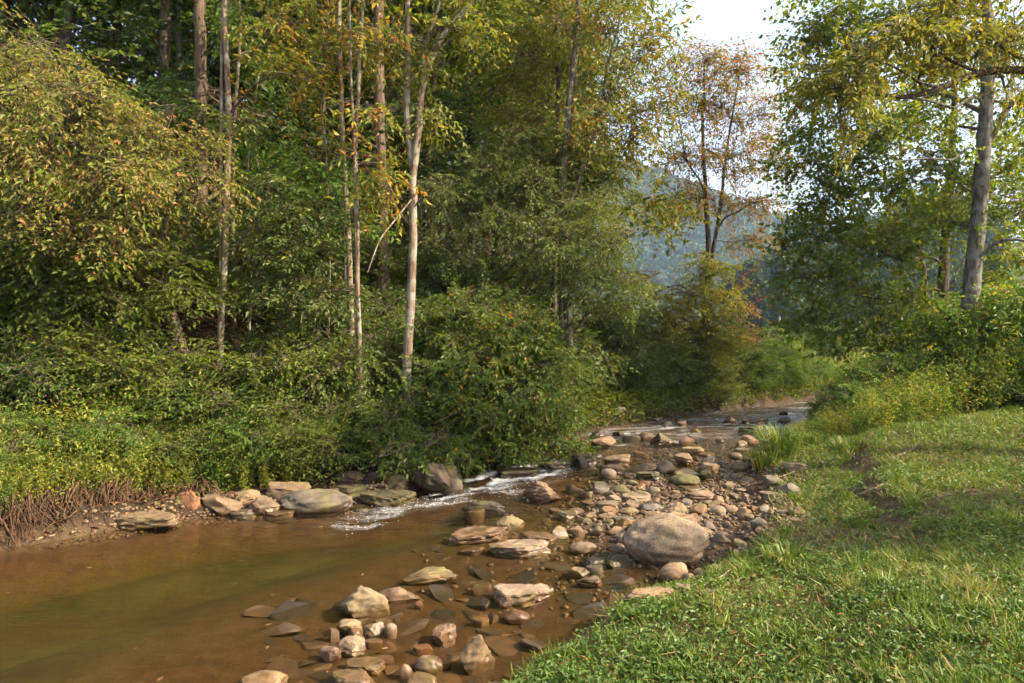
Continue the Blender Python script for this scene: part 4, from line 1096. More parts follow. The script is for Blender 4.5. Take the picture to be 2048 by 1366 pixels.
# --- group of three trunks by the bend, with orange crowns against the sky
tree("streamside_tree", "tall pale grey trunk with open orange crown, foremost of three by the bend", (1140, 13.5),
     [([(1138, 640, 13.5), (1130, 480, 13.5), (1130, 330, 13.5), (1142, 180, 13.5), (1158, 30, 13.5), (1172, -100, 13.5), (1190, -350, 13.5)], 0.095, 0.04), ([(1128, 480, 13.5), (1150, 380, 13.5), (1185, 280, 13.5), (1215, 140, 13.5), (1250, 0, 13.5), (1280, -150, 13.5)], 0.06, 0.02)],
     [lobe(1220, 60, 13.5, 80, 80, 1., 40), lobe(1300, 90, 13.5, 75, 70, .9, 34), lobe(1230, 190, 13.5, 70, 70, .9, 38), lobe(1310, 215, 13.5, 55, 55, .8, 26), lobe(1180, 270, 13.5, 60, 50, .8, 30), lobe(1260, 290, 13.5, 60, 40, .8, 24), lobe(1200, -80, 13.5, 150, 80, 1.4, 50), lobe(1130, 60, 13.5, 60, 60, .8, 18)],
     'ash', 'orange', 'bark_grey', 28, bias=0.02, tvar=0.7, roll=0.7, rand=0.8, scale=(0.8, 1.3), group=LG)
tree("streamside_tree", "dark trunk behind and beside the foremost of the three by the bend", (1108, 14.6),
     [([(1108, 620, 14.6), (1112, 420, 14.6), (1118, 200, 14.6), (1110, 0, 14.6), (1105, -300, 14.6)], 0.085, 0.04)],
     [lobe(1060, 120, 14.6, 80, 70, 1., 36), lobe(1080, 10, 14.6, 80, 70, 1., 34), lobe(1050, 240, 14.6, 90, 60, 1., 38)],
     'beech', 'yellowgreen', 'bark_dark', 29, scale=(1, 1.5), group=LG)
tree("streamside_tree", "middle grey trunk of the three by the bend, crown greener", (1123, 14.0),
     [([(1123, 620, 14), (1121, 430, 14), (1140, 250, 14), (1150, 50, 14), (1150, -250, 14)], 0.075, 0.035)],
     [lobe(1170, 160, 14.6, 70, 70, 1., 28), lobe(1130, 330, 14.2, 80, 50, 1., 34), lobe(1210, 350, 14.2, 70, 50, .9, 28)],
     'beech', 'olive', 'bark_grey', 30, scale=(0.9, 1.3), group=LG)
# --- open rusty tree against the sky
tree("autumn_tree", "open rust-leaved tree standing against the white sky", (1408, 21),
     [([(1412, 700, 21), (1420, 500, 21), (1415, 380, 21), (1412, 260, 21), (1425, 130, 21)], 0.14, 0.03), ([(1418, 560, 21), (1440, 430, 21), (1452, 330, 21), (1468, 220, 21), (1480, 120, 21)], 0.09, 0.02), ([(1430, 480, 21), (1480, 420, 21), (1530, 400, 21)], 0.05, 0.015), ([(1413, 420, 21), (1370, 320, 21), (1350, 220, 21)], 0.05, 0.015)],
     [lobe(1415, 120, 21, 50, 45, 1., 44), lobe(1480, 140, 21, 60, 45, 1., 48), lobe(1380, 200, 21, 50, 50, 1., 48), lobe(1445, 215, 21, 60, 50, 1., 52), lobe(1520, 230, 21, 55, 50, 1., 44), lobe(1370, 310, 21, 60, 45, 1., 52), lobe(1460, 310, 21, 60, 45, 1., 52),
      lobe(1540, 320, 21, 45, 45, 1., 35), lobe(1400, 395, 21, 70, 35, 1., 48), lobe(1510, 405, 21, 70, 30, 1., 44), lobe(1340, 420, 21, 50, 35, 1., 32), lobe(1500, 480, 21, 50, 25, .8, 26), lobe(1350, 120, 21, 35, 40, .8, 20)],
     'ash', 'rust', 'bark_dark', 31, bias=-0.08, tvar=0.8, roll=0.8, rand=0.9, scale=(0.8, 1.4))
# --- golden tree below it
tree("golden_tree", "golden yellow-green tree leaning over the far bank below the rusty tree", (1406, 18.2),
     [([(1402, 770, 18.2), (1412, 720, 18.2), (1405, 640, 18.2), (1410, 560, 18.2), (1415, 490, 18.2)], 0.13, 0.03)],
     [lobe(1415, 540, 18, 55, 45, 1., 44), lobe(1380, 590, 18, 60, 45, 1., 46), lobe(1445, 600, 18, 45, 45, .9, 36), lobe(1340, 640, 18, 60, 45, 1., 44), lobe(1420, 660, 18, 60, 40, 1., 44), lobe(1380, 710, 18, 70, 35, 1., 44), lobe(1460, 690, 18, 35, 40, .8, 22), lobe(1300, 590, 18.3, 50, 50, 1., 30)],
     'bushy', 'gold', 'bark_grey', 32, bias=-0.2, scale=(0.8, 1.3), rand=0.8)
tree("red_sapling", "red-leaved sapling at the stream bend below the golden tree", (1490, 20),
     [([(1488, 700, 20), (1482, 600, 20), (1480, 540, 20)], 0.03, 0.012)],
     [lobe(1482, 560, 20, 20, 25, .5, 7), lobe(1495, 620, 20, 25, 25, .5, 9), lobe(1480, 670, 20, 30, 25, .5, 10), lobe(1505, 660, 20, 20, 20, .5, 6)],
     'ash', 'rust', 'bark_dark', 33, bias=0.2, scale=(.7, 1.1))
# --- drooping olive tree
tree("drooping_tree", "broad drooping olive-green tree filling the middle of the woods", (985, 14.4),
     [([(985, 640, 14.4), (990, 500, 14.4), (1000, 380, 14.4), (1010, 280, 14.4)], 0.10, 0.03)],
     [lobe(900, 400, 13.6, 70, 60, 1., 46), lobe(980, 350, 13.6, 80, 60, 1., 52), lobe(1070, 370, 13.4, 80, 60, 1., 52), lobe(1160, 420, 13.2, 75, 60, 1., 46), lobe(1010, 450, 13.2, 90, 60, 1., 54), lobe(1110, 490, 13, 85, 55, 1., 50), lobe(1210, 490, 13, 65, 55, 1., 40),
      lobe(1250, 570, 13.4, 65, 50, 1., 36), lobe(890, 500, 13.4, 60, 50, .9, 30), lobe(1180, 570, 13, 80, 45, .9, 34), lobe(960, 540, 13.2, 60, 40, .8, 22), lobe(1060, 290, 14, 80, 40, 1., 30)],
     'fine', 'olive', 'bark_dark', 34, dirbias=(0.25, -0.3, -0.35), rand=0.6, roll=0.6, scale=(0.8, 1.35), group=LG)
# --- the big bush that overhangs the cascade
tree("overhanging_bush", "large rounded leafy bush with yellow tips overhanging the cascade", (930, 11.4),
     [([(930, 800, 11.3), (960, 700, 11), (980, 620, 10.9)], 0.05, 0.015), ([(900, 820, 11.2), (860, 740, 10.8), (840, 680, 10.6)], 0.04, 0.012), ([(960, 830, 11.2), (1040, 780, 10.8), (1110, 740, 10.6)], 0.04, 0.012)],
     [lobe(950, 620, 10.6, 80, 60, .8, 60), lobe(860, 660, 10.5, 75, 60, .8, 54), lobe(1040, 660, 10.5, 80, 60, .8, 60), lobe(960, 720, 10.2, 90, 60, .8, 64), lobe(1100, 730, 10.5, 70, 60, .8, 52), lobe(870, 760, 10.1, 80, 60, .8, 56), lobe(1040, 790, 10.2, 90, 55, .8, 62),
      lobe(1115, 805, 10.9, 55, 55, .6, 40), lobe(940, 830, 10.0, 90, 50, .7, 56), lobe(1050, 865, 10.4, 90, 40, .6, 44), lobe(1110, 890, 10.6, 60, 30, .5, 26), lobe(800, 820, 9.9, 70, 50, .7, 40), lobe(990, 895, 10.2, 60, 25, .5, 20), lobe(870, 885, 9.6, 80, 30, .5, 34), lobe(800, 900, 9.3, 70, 30, .5, 24), lobe(930, 905, 9.7, 50, 22, .4, 14)],
     'bushy', 'bush', 'bark_dark', 35, bias=0.02, tvar=0.7, dirbias=(0.15, -0.5, -0.2), rand=0.7, roll=0.6, scale=(0.75, 1.2), cat="bush")

# ---- prototypes copied along the banks
def take(o, parent=None):
    c = o.copy(); link(c); c.parent = parent
    return c
def copy_plant(proto, loc, s, rz, label, cat, group, name=None, lean=(0, 0)):
    r_ = proto.copy(); link(r_)
    if name: r_.name = name
    for ch in proto.children:
        take(ch, r_)
    r_.location = loc; r_.scale = (s, s, s * 1.0); r_.rotation_euler = (lean[0], lean[1], rz)
    r_["label"] = label; r_["category"] = cat; r_["group"] = group
    return r_
PLACED = set()
def plant(proto, loc, s, rz, label, cat, group, lean=(0, 0)):
    if proto.name not in PLACED:
        PLACED.add(proto.name)
        proto.location = loc; proto.scale = (s, s, s); proto.rotation_euler = (lean[0], lean[1], rz)
        return tag(proto, label, cat, group)
    return copy_plant(proto, loc, s, rz, label, cat, group, lean=lean)

def proto_tree(name, seed, ht, sty, leafm, bark, n, r0, low=0.22):
    r = np.random.default_rng(seed)
    root = empty(name, (0, 0, 0))
    tp = [(0, 0, -0.2), (r.normal() * .1, r.normal() * .1, ht * .3), (r.normal() * .25, r.normal() * .25, ht * .65), (r.normal() * .4, r.normal() * .4, ht * .95)]
    lob = []
    for i in range(11):
        t = low + (1 - low) * (i + 0.5) / 11; a = i * 2.4 + r.uniform(0, 1); sp = ht * 0.19 * (1 - 0.45 * t)
        lob.append(((math.cos(a) * sp, math.sin(a) * sp, ht * t), (ht * .13, ht * .13, ht * .075), n))
    lob.append(((0, 0, ht * .97), (ht * .1, ht * .1, ht * .08), n))
    return grow(root, [(np.array(tp), r0, 0.03)], lob, sty, leafm, bark, seed, scale=(1.0, 1.6), rand=0.7, roll=0.5)
TP = [proto_tree("forest_tree", 51, 13.0, 'big', 'green', 'bark_grey', 26, 0.15),
      proto_tree("forest_tree", 52, 14.5, 'big', 'lime', 'bark_brown', 26, 0.17),
      proto_tree("forest_tree", 53, 11.5, 'big', 'deep', 'bark_dark', 28, 0.12, 0.15),
      proto_tree("forest_tree", 54, 12.5, 'big', 'yellowgreen', 'bark_grey', 22, 0.13)]
TW = ["green-crowned", "bright lime-crowned", "dark-crowned", "yellow-green"]
MARKS = [(60, "the leaning autumn tree"), (250, "the corner sprays"), (405, "the thick brown trunk"), (560, "the dark gap"), (690, "the thin mottled trunk"), (770, "the shaded brown trunk"), (820, "the forked tree"), (960, "the drooping tree"), (1120, "the three trunks"), (1300, "the orange crown")]
def mark(px):
    return min(MARKS, key=lambda q: abs(q[0] - px))[1]
random.seed(5)
spots = [(-60, 13.5, 2), (120, 15, 0), (230, 16, 2), (300, 19, 1), (560, 17.5, 2), (640, 15.5, 2), (850, 16, 2), (930, 17, 0), (20, 18, 0), (200, 20, 1), (480, 21, 1), (600, 23, 0), (720, 21, 1), (860, 20.5, 1), (960, 22, 3), (1050, 19, 3), (1010, 26, 0),
         (-150, 20, 0), (100, 25, 1), (320, 26, 0), (520, 28, 1), (700, 28, 2), (800, 27, 1), (900, 30, 3), (1080, 29, 0), (0, 32, 1), (230, 34, 2), (440, 35, 1), (640, 37, 1), (760, 35, 0), (860, 40, 1), (980, 38, 1), (1100, 38, 0), (1150, 31, 3), (-300, 16, 0), (-250, 30, 2), (1060, 46, 1), (40, 42, 0), (300, 44, 1), (540, 46, 0), (740, 48, 1), (930, 50, 0)]
for i, (px, Yd, k) in enumerate(spots):
    f = foot(px, Yd)
    row = "in the first rank" if Yd < 19 else "in the second rank" if Yd < 27 else "in the third rank" if Yd < 36 else "high on the slope"
    plant(TP[k], tuple(f), random.uniform(0.85, 1.25), random.uniform(0, 6.28), f"{TW[k]} forest tree {row} behind {mark(px)}", "tree", "background trees on the wooded slope", lean=(random.uniform(-.06, .06), random.uniform(-.06, .06)))

# bare dark and slim trunks seen between the leaves
random.seed(8)
for i, (px, y0, y1, Yd, w, bk) in enumerate([(205, 70, -300, 16, 16, 'bark_dark'), (330, 95, -300, 15, 24, 'bark_brown'), (352, 90, -300, 15.5, 12, 'bark_grey'), (115, 60, -300, 17, 10, 'bark_brown'), (60, 40, -300, 17, 12, 'bark_dark'), (17, 50, -300, 16, 14, 'bark_dark'),
                                          (468, 560, 60, 12, 8, 'bark_pale'), (500, 540, 300, 11, 6, 'bark_pale'), (516, 560, 420, 12.5, 8, 'bark_grey'), (940, 200, -200, 18, 12, 'bark_dark'), (885, 280, -200, 17, 12, 'bark_grey'), (690, 620, 420, 13, 10, 'bark_grey'), (655, 560, 380, 10.5, 4, 'bark_pale')]):
    f = foot(px, Yd)
    root = empty("young_tree" if w < 11 else "forest_tree", tuple(f), f"{'thin' if w < 9 else 'slim' if w < 14 else 'stout'} {bk[5:]} stem showing through leaves near {mark(px)}, " + ["by its foot", "half way up", "at its crown", "just beside it", "deep behind it"][i % 5], "tree", LG)
    w_ = w / F * Yd / 2
    grow(root, [([f, P(px + random.uniform(-6, 6), (y0 + y1) / 2, Yd), P(px + random.uniform(-12, 12), y1, Yd), P(px + random.uniform(-12, 12), y1 - 150, Yd)], w_ * 1.2, w_ * 0.6)],
         [lobe(px, y1 - 40, Yd, 60, 50, 1., 14), lobe(px + 50, y1 + 60, Yd + .5, 50, 40, .8, 9)], 'beech', 'lime', bk, 300 + i, scale=(.9, 1.4))

def proto_shrub(name, seed, R, Hh, sty, leafm, n, twig='twig'):
    r = np.random.default_rng(seed)
    root = empty(name, (0, 0, 0))
    st = []
    for i in range(6):
        a = i * 1.05 + r.uniform(0, .6); q = R * r.uniform(.4, .8)
        st.append((np.array([(0.05 * math.cos(a), 0.05 * math.sin(a), -0.1), (q * .5 * math.cos(a), q * .5 * math.sin(a), Hh * .5), (q * math.cos(a), q * math.sin(a), Hh * .85)]), 0.018, 0.006))
    lob = [((0, 0, Hh * .72), (R * .6, R * .6, Hh * .28), n)]
    for i in range(6):
        a = i * 1.05 + r.uniform(0, .6); q = R * .62
        lob.append(((q * math.cos(a), q * math.sin(a), Hh * r.uniform(.3, .72)), (R * .42, R * .42, Hh * .25), n))
    return grow(root, st, lob, sty, leafm, 'bark_dark', seed, scale=(.65, 1.1), rand=.7, roll=.5, names=("stems", "branches", "foliage"), dirbias=(0, 0, .05), sides=5)
SP = [proto_shrub("understory_shrub", 61, 1.1, 1.7, 'beech', 'green', 17), proto_shrub("understory_shrub", 62, 1.2, 1.5, 'beech', 'deep', 18), proto_shrub("understory_shrub", 63, 1.0, 1.4, 'bushy', 'olive', 20),
      proto_shrub("understory_shrub", 64, 1.1, 1.3, 'bushy', 'bush', 20), proto_shrub("understory_shrub", 65, 1.3, 2.0, 'bushy', 'lime', 22)]
SW = ["broad-leaved green", "dark green", "olive fine-leaved", "yellow-flecked", "bright lime"]
random.seed(13)
SHR = [ # px, depth, scale, kind  - bank and slope
 (60, 8.7, .9, 1), (170, 9.2, 1.0, 0), (290, 9.2, .95, 0), (400, 9.5, .9, 1), (520, 9.6, .95, 0), (610, 9.7, .9, 0), (680, 10.2, .95, 2), (200, 10.4, 1.1, 0), (70, 10.2, 1.15, 1), (-60, 9.5, 1.2, 0),
 (740, 11.0, 1.0, 2), (760, 12.5, 1.1, 1), (500, 12.2, 1.2, 0), (560, 10.6, .75, 1), (620, 12.4, 1.0, 1), (360, 12.4, 1.2, 1), (220, 12.2, 1.3, 0), (80, 12.0, 1.3, 1), (860, 12.6, 1.2, 2), (150, 13.8, 1.3, 1), (420, 14, 1.3, 1), (880, 14.2, 1.4, 1), (790, 14.6, 1.3, 0), (540, 15.2, 1.4, 1),
 (700, 9.7, .7, 3), (650, 9.3, .6, 3), (745, 9.8, .75, 3), (590, 9.2, .55, 0),
 (1180, 16.0, 1.1, 2), (1240, 16.7, 1.1, 2), (1290, 17.3, 1.1, 0), (1220, 18.0, 1.5, 0), (1340, 18.3, 1.1, 2), (1290, 17.6, 1.5, 2), (1180, 16.2, 1.6, 2), (1350, 18.6, 1.3, 0), (1110, 14.7, 1.0, 2), (1100, 15, 1.5, 2), (1040, 13.8, 1.3, 1), (1260, 16.2, .7, 1), (1375, 18.5, .8, 1), (1325, 17.3, .7, 1), (1040, 16.5, 1.6, 1), (1010, 18, 1.7, 1), (1070, 18.5, 1.7, 0)]
for i, (px, Yd, s, k) in enumerate(SHR):
    f = foot(px, Yd)
    if Yd < 10 and px < 640: s *= .94
    dd = "low" if s < .8 else "knee-high" if s < 1 else "waist-high" if s < 1.2 else "tall"
    plant(SP[k], tuple(f + np.array([0, 0, .03])), s, random.uniform(0, 6.28), f"{dd} {SW[k]} shrub {'by the water' if Yd < 9.8 else 'on the bank' if Yd < 12 else 'up the slope' if px < 1000 else 'at the bend'} below {mark(px)}", "shrub", "understory shrubs of the far bank")
# round bright shrubs at the head of the reach
for i, (px, Yd, s, k, lab) in enumerate([(1432, 18.5, .62, 0, "dark round shrub nearest the bend, at the water edge"), (1466, 19.2, .72, 0, "dark green shrub second along the far water edge"), (1500, 19.8, .80, 4, "round green shrub third along the far water edge"), (1538, 20.4, .78, 4, "round lime shrub fourth along the far water edge"),
                                    (1578, 21.0, .70, 4, "sunlit lime shrub fifth along the far water edge"), (1612, 21.5, .60, 4, "sunlit lime shrub at the meadow end of the row"), (1645, 22.0, .45, 4, "small sunlit lime shrub beside the meadow"), (1520, 22, 1.0, 4, "tall round green shrub behind the row, highest beyond the stream"), (1570, 23, .85, 0, "dark shrub behind the row beyond the stream"),
                                    (1470, 21.5, 1.2, 0, "tall dark shrub behind the golden tree"), (1690, 34, 1.3, 3, "orange-flecked shrub at the far side of the meadow"), (1450, 18.1, .4, 0, "small shrub at the stones, bend end of the row"), (1515, 19.4, .4, 4, "small lime shrub at the stones, middle of the row"), (1590, 20.5, .36, 4, "small lime shrub at the stones, meadow end of the row"), (1640, 29, 1.0, 4, "lime shrub alone in the meadow behind the row")]):
    f = foot(px, Yd)
    plant(SP[k], tuple(f), s, random.uniform(0, 6.28), lab, "shrub", "round shrubs beyond the stream")

# tall leafy weeds
def proto_weed(name, seed, ht, leafm, nst, flower=None):
    r = np.random.default_rng(seed)
    root = empty(name, (0, 0, 0)); sb, lb, fb_ = Buf(), Buf(), Buf()
    for i in range(nst):
        a = r.uniform(0, 6.28); q = r.uniform(.05, .42); h = ht * r.uniform(.6, 1.05)
        p0 = np.array([q * .5 * math.cos(a), q * .5 * math.sin(a), -.05]); p1 = np.array([q * 1.4 * math.cos(a), q * 1.4 * math.sin(a), h])
        p = smooth_path([p0, (p0 + p1) / 2 + r.normal(0, .04, 3), p1], 7)
        sb.add(*tubes(p[None], np.linspace(.006, .003, 7)[None], 4))
        n = int(h / .028)
        t = r.uniform(.12, 1, n); ps = np.stack([np.interp(t, np.linspace(0, 1, 7), p[:, j]) for j in range(3)], -1)
        an = np.arange(n) * 2.4 + r.uniform(0, 6); d = np.stack([np.cos(an), np.sin(an), r.normal(.15, .35, n)], -1)
        ln = r.uniform(.07, .15, n) * (1.15 - .5 * t)
        V_, F_ = leaves(ps, d, np.array([0, 0, 1.0]) + .3 * r.normal(size=(n, 3)), ln, ln * r.uniform(.22, .36, n), .06, .25)
        lb.add(V_, F_, np.repeat(np.clip(r.random(n) * .8 + .15 * r.random(), 0, 1), 4))
        # side twigs with small leaves
        k = 26; t = r.uniform(.35, 1, k); ps = np.stack([np.interp(t, np.linspace(0, 1, 7), p[:, j]) for j in range(3)], -1) + r.normal(0, .07, (k, 3))
        ln = r.uniform(.04, .08, k)
        V_, F_ = leaves(ps, r.normal(size=(k, 3)), np.array([0, 0, 1.0]) + .5 * r.normal(size=(k, 3)), ln, ln * .45)
        lb.add(V_, F_, np.repeat(r.random(k), 4))
        if flower and r.random() < (.16 if flower == 'yellow_flower' else .9):
            k = 22; ps = p1 + r.normal(0, 1, (k, 3)) * np.array([.06, .06, .045]); ln = r.uniform(.018, .032, k)
            V_, F_ = leaves(ps, r.normal(size=(k, 3)) + np.array([0, 0, .6]), r.normal(size=(k, 3)), ln, ln * .8)
            fb_.add(V_, F_, np.repeat(r.random(k), 4))
    sb.obj("stems", M['stem'], root, smooth=True, attr=None); lb.obj("foliage", M[leafm], root)
    if fb_.n: fb_.obj("flowers", M[flower], root)["kind"] = "stuff"
    return root
M['stem'] = bark_mat("green_stem", (0.07, 0.085, 0.025), (0.15, 0.15, 0.05), scale=20, bump=.2)
M['yellow_flower'] = leaf_mat("yellow_flower", [(0, (.50, .30, .02)), (1, (.62, .44, .04))])
M['mauve_flower'] = leaf_mat("mauve_flower", [(0, (.24, .09, .08)), (1, (.36, .17, .15))])
WP = [proto_weed("tall_weed", 71, 1.25, 'fresh', 14, 'yellow_flower'), proto_weed("tall_weed", 72, 1.05, 'sunny', 14, 'yellow_flower'), proto_weed("tall_weed", 73, .95, 'lime', 14), proto_weed("tall_weed", 74, 1.3, 'deep', 12), proto_weed("tall_weed", 75, 1.0, 'sunny', 18), proto_weed("tall_weed", 76, .95, 'lime', 18)]
WW = ["yellow-flowered green", "yellowing flowered", "lime leafy", "dark leafy", "yellow-green leafy", "bright green leafy"]
random.seed(17)
RM = [(1620, "the tall grass clump"), (1700, "the stream end of the brush"), (1780, "the middle of the brush"), (1890, "the second trunk"), (1960, "the big grey trunk"), (2040, "the lawn end of the brush")]
brush = []
for i, (px, Yd, s, k) in enumerate([(1640, 12.6, .62, 3), (1680, 12.3, .66, 3), (1660, 13.6, .8, 0), (1700, 13.0, .85, 3), (1740, 12.4, .75, 0), (1720, 14, 1.0, 1), (1770, 13.2, .95, 0), (1800, 12.5, .8, 3), (1780, 14.2, 1.15, 1), (1830, 13.2, 1.05, 0), (1860, 12.5, .85, 3), (1850, 14.2, 1.3, 1), (1900, 13.0, 1.1, 0),
                                 (1920, 12.3, .95, 3), (1940, 13.7, 1.35, 2), (1975, 12.6, 1.2, 0), (2010, 13.2, 1.35, 2), (2040, 12.6, 1.25, 2), (2060, 13.6, 1.5, 2), (1990, 14.4, 1.55, 2), (2090, 12.4, 1.3, 0), (1880, 15, 1.5, 1), (1950, 15.2, 1.6, 2), (2040, 15.2, 1.7, 2), (1810, 15.2, 1.35, 1), (1740, 15.4, 1.2, 1), (1690, 15.0, .9, 0), (1640, 14.4, .6, 0), (2130, 13.5, 1.5, 2),
                                 (1612, 13.0, .4, 3), (1640, 13.2, .7, 0), (1960, 11.9, .7, 3), (2000, 11.9, .8, 3), (2045, 11.9, .6, 3), (1600, 12.0, .62, 4), (1630, 11.7, .7, 5), (1665, 11.7, .8, 4), (1700, 11.9, .85, 5), (1735, 12.1, .8, 4), (1775, 12.2, .8, 5), (1820, 12.1, .7, 4), (1870, 12.1, .62, 5), (1920, 12.0, .6, 4), (1612, 11.2, .62, 4), (1645, 10.8, .7, 5), (1680, 10.6, .75, 4), (1720, 10.5, .8, 5), (1760, 10.5, .8, 4), (1800, 10.7, .72, 5), (1840, 10.9, .66, 4), (1880, 11.2, .6, 5), (1700, 11.2, .95, 4), (1750, 11.3, 1.0, 5), (1805, 11.5, .9, 4), (1860, 11.6, .8, 5), (1655, 11.3, .85, 4), (1905, 11.7, .7, 4), (1945, 11.9, .8, 5), (1985, 12.0, .85, 4), (2025, 12.2, .95, 5), (2060, 12.3, 1.0, 4), (1965, 12.6, .95, 4), (2015, 12.8, 1.05, 4), (1915, 12.5, .85, 5)]):
    f = foot(px, Yd); m_ = min(RM, key=lambda q: abs(q[0] - px))[1]
    ht = "short" if s < .75 else "chest-high" if s < 1.1 else "tall" if s < 1.4 else "tallest"
    plant(WP[k], tuple(f), s * float(np.interp(px, [1600, 1700, 1780, 1900, 2000], [.62, .72, .95, 1.4, 1.5])), random.uniform(0, 6.28), f"{ht} {WW[k]} weed {'at lawn front' if Yd < 11.4 else 'at lawn edge' if Yd < 12.7 else 'inside brush' if Yd < 14.1 else 'behind brush'} near {m_}", "weed", "weeds of the brush beside the lawn")
for px, Yd, s, k, lab in [(1700, 12.6, .5, 4, "green leafy bush at the stream end of the brush"), (1775, 12.8, .66, 4, "lime bush in the middle of the brush"), (1850, 13.9, .8, 4, "lime bush before the second trunk"), (1925, 13.2, .7, 0, "green bush at the foot of the big grey trunk"), (1990, 14.0, 1.3, 4, "tall lime bush beside the big grey trunk"), (2045, 13.6, 1.4, 4, "tall lime bush at the lawn end of the brush"),
                          (2110, 13.6, 1.6, 0, "tallest green bush at the lawn end of the brush"), (1960, 15.0, 1.3, 4, "lime bush behind the big grey trunk"), (1655, 13.4, .42, 2, "low olive bush over the water at the brush tip"), (1820, 12.7, .5, 2, "low olive bush at the lawn edge of the brush"), (2000, 12.2, .6, 1, "low dark bush at the lawn edge by the grey trunk")]:
    plant(SP[k], tuple(foot(px, Yd)), s, random.uniform(0, 6.28), lab, "bush", "bushes of the brush beside the lawn")
for px, Yd, s, k, lab in [(20, 7.5, .5, 4, "lime bush at the hanging roots"), (120, 8.0, .55, 2, "olive bush above the sandy shore"), (250, 8.4, .5, 4, "lime bush above the broad shore boulder"), (345, 8.7, .55, 3, "yellow-flecked bush above the rusty red rock"), (440, 8.9, .5, 0, "green bush above the tan rounded rock"), (520, 9.0, .55, 4, "lime bush above the ochre block"), (600, 9.1, .6, 0, "green bush above the grey whaleback"), (180, 7.9, .35, 3, "low yellow-flecked bush over the sandy shore")]:
    plant(SP[k], tuple(foot(px, Yd)), s, random.uniform(0, 6.28), lab, "bush", "bushes along the far bank")
# weeds on the near lip of the far bank
random.seed(19)
for i in range(66):
    t = i / 65
    px = -90 + 720 * t + random.uniform(-25, 25); rowi = i % 3
    Yb = np.interp(px, [-100, 0, 230, 420, 560, 700], [6.45, 6.85, 7.85, 8.45, 8.8, 9.0]) + .12 + .40 * rowi
    f = foot(px, Yb); k = random.choice([4, 5, 4, 4])
    m_ = ["the hanging roots", "the sandy shore", "the broad shore boulder", "the rusty red rock", "the tan rounded rock", "the grey whaleback"][min(5, max(0, int((px + 40) / 115)))]
    plant(WP[k], tuple(f), random.uniform(.40, .72) + .13 * rowi, random.uniform(0, 6.28), f"{WW[k]} far-bank weed above {m_}, " + ["front row", "second row", "back row"][rowi], "weed", "weeds along the far bank", lean=(random.uniform(-.05, .35), random.uniform(-.25, .25)))
for px, Yd, lab in [(190, 8.9, "mauve-headed tall flower above the sunlit weeds of the far bank"), (130, 8.3, "drooping mauve-headed flower among the sunlit weeds"), (1212, 14.6, "mauve-headed flower at the stream bend under the olive shrubs")]:
    f = foot(px, Yd); w_ = proto_weed("flowering_weed", int(px), 1.05, 'green', 3, 'mauve_flower'); w_.location = tuple(f); tag(w_, lab, "flower")

# ------------------------------------------------------------------ trees of the near bank
RG = "trees beside the lawn"
tree("poplar_tree", "big grey furrowed trunk leaning slightly, airy green crown, beside the brush", (1938, 13.4),
     [([(1938, 620, 13.4), (1955, 480, 13.4), (1968, 330, 13.4), (1975, 180, 13.4), (1985, 40, 13.4), (1992, -120, 13.4), (2000, -450, 13.4)], 0.20, 0.09), ([(1985, 110, 13.4), (1955, 20, 13.4), (1930, -80, 13.4), (1900, -250, 13.4)], .07, .03),
      ([(1970, 245, 13.4), (1900, 215, 13.2), (1830, 195, 13), (1760, 190, 12.8)], .05, .015), ([(1958, 335, 13.4), (1900, 320, 13.2), (1840, 318, 13.), (1780, 325, 12.9)], .045, .012), ([(1945, 560, 13.4), (1975, 500, 13.2), (2020, 480, 13), (2080, 490, 12.8)], .06, .03)],
     [lobe(1640, 70, 14.6, 80, 60, 1.2, 42), lobe(1720, 40, 14.4, 80, 60, 1.2, 39), lobe(1700, 140, 14.4, 80, 55, 1.2, 37), lobe(1800, 60, 14.2, 70, 60, 1.1, 30), lobe(1640, 170, 14.8, 60, 45, 1., 23), lobe(1780, 270, 14., 70, 50, 1., 23), lobe(1700, 260, 14.5, 75, 50, 1., 27),
      lobe(1860, 330, 14., 70, 50, 1., 22), lobe(1690, 350, 14.6, 80, 45, 1., 28), lobe(1790, 380, 14.3, 80, 45, 1., 28), lobe(2020, 330, 13.6, 60, 70, 1., 20), lobe(2030, 200, 13.8, 60, 60, 1., 19), lobe(2040, 430, 13.8, 60, 50, 1., 20), lobe(1880, 440, 14.4, 70, 40, 1., 22), lobe(1640, 400, 15, 70, 40, 1., 22),
      lobe(1700, -90, 14.4, 170, 80, 1.6, 47), lobe(1950, -100, 13.8, 170, 80, 1.6, 39), lobe(2010, 90, 13.9, 60, 60, 1., 20), lobe(1890, 120, 15, 70, 60, 1.2, 27), lobe(1900, 250, 15, 70, 60, 1.2, 27), lobe(1840, 200, 15, 60, 50, 1.1, 20), lobe(2060, 290, 15, 60, 80, 1.2, 27), lobe(1940, 360, 15.2, 60, 50, 1.1, 20), lobe(2050, 400, 15, 60, 60, 1.1, 20), lobe(1600, 260, 15, 50, 40, 1., 16), lobe(1620, 330, 15, 60, 35, 1., 17)],
     'maple', 'fresh', 'bark_grey', 41, bias=.12, rand=.9, roll=.9, scale=(.8, 1.35), group=RG, sides=14)
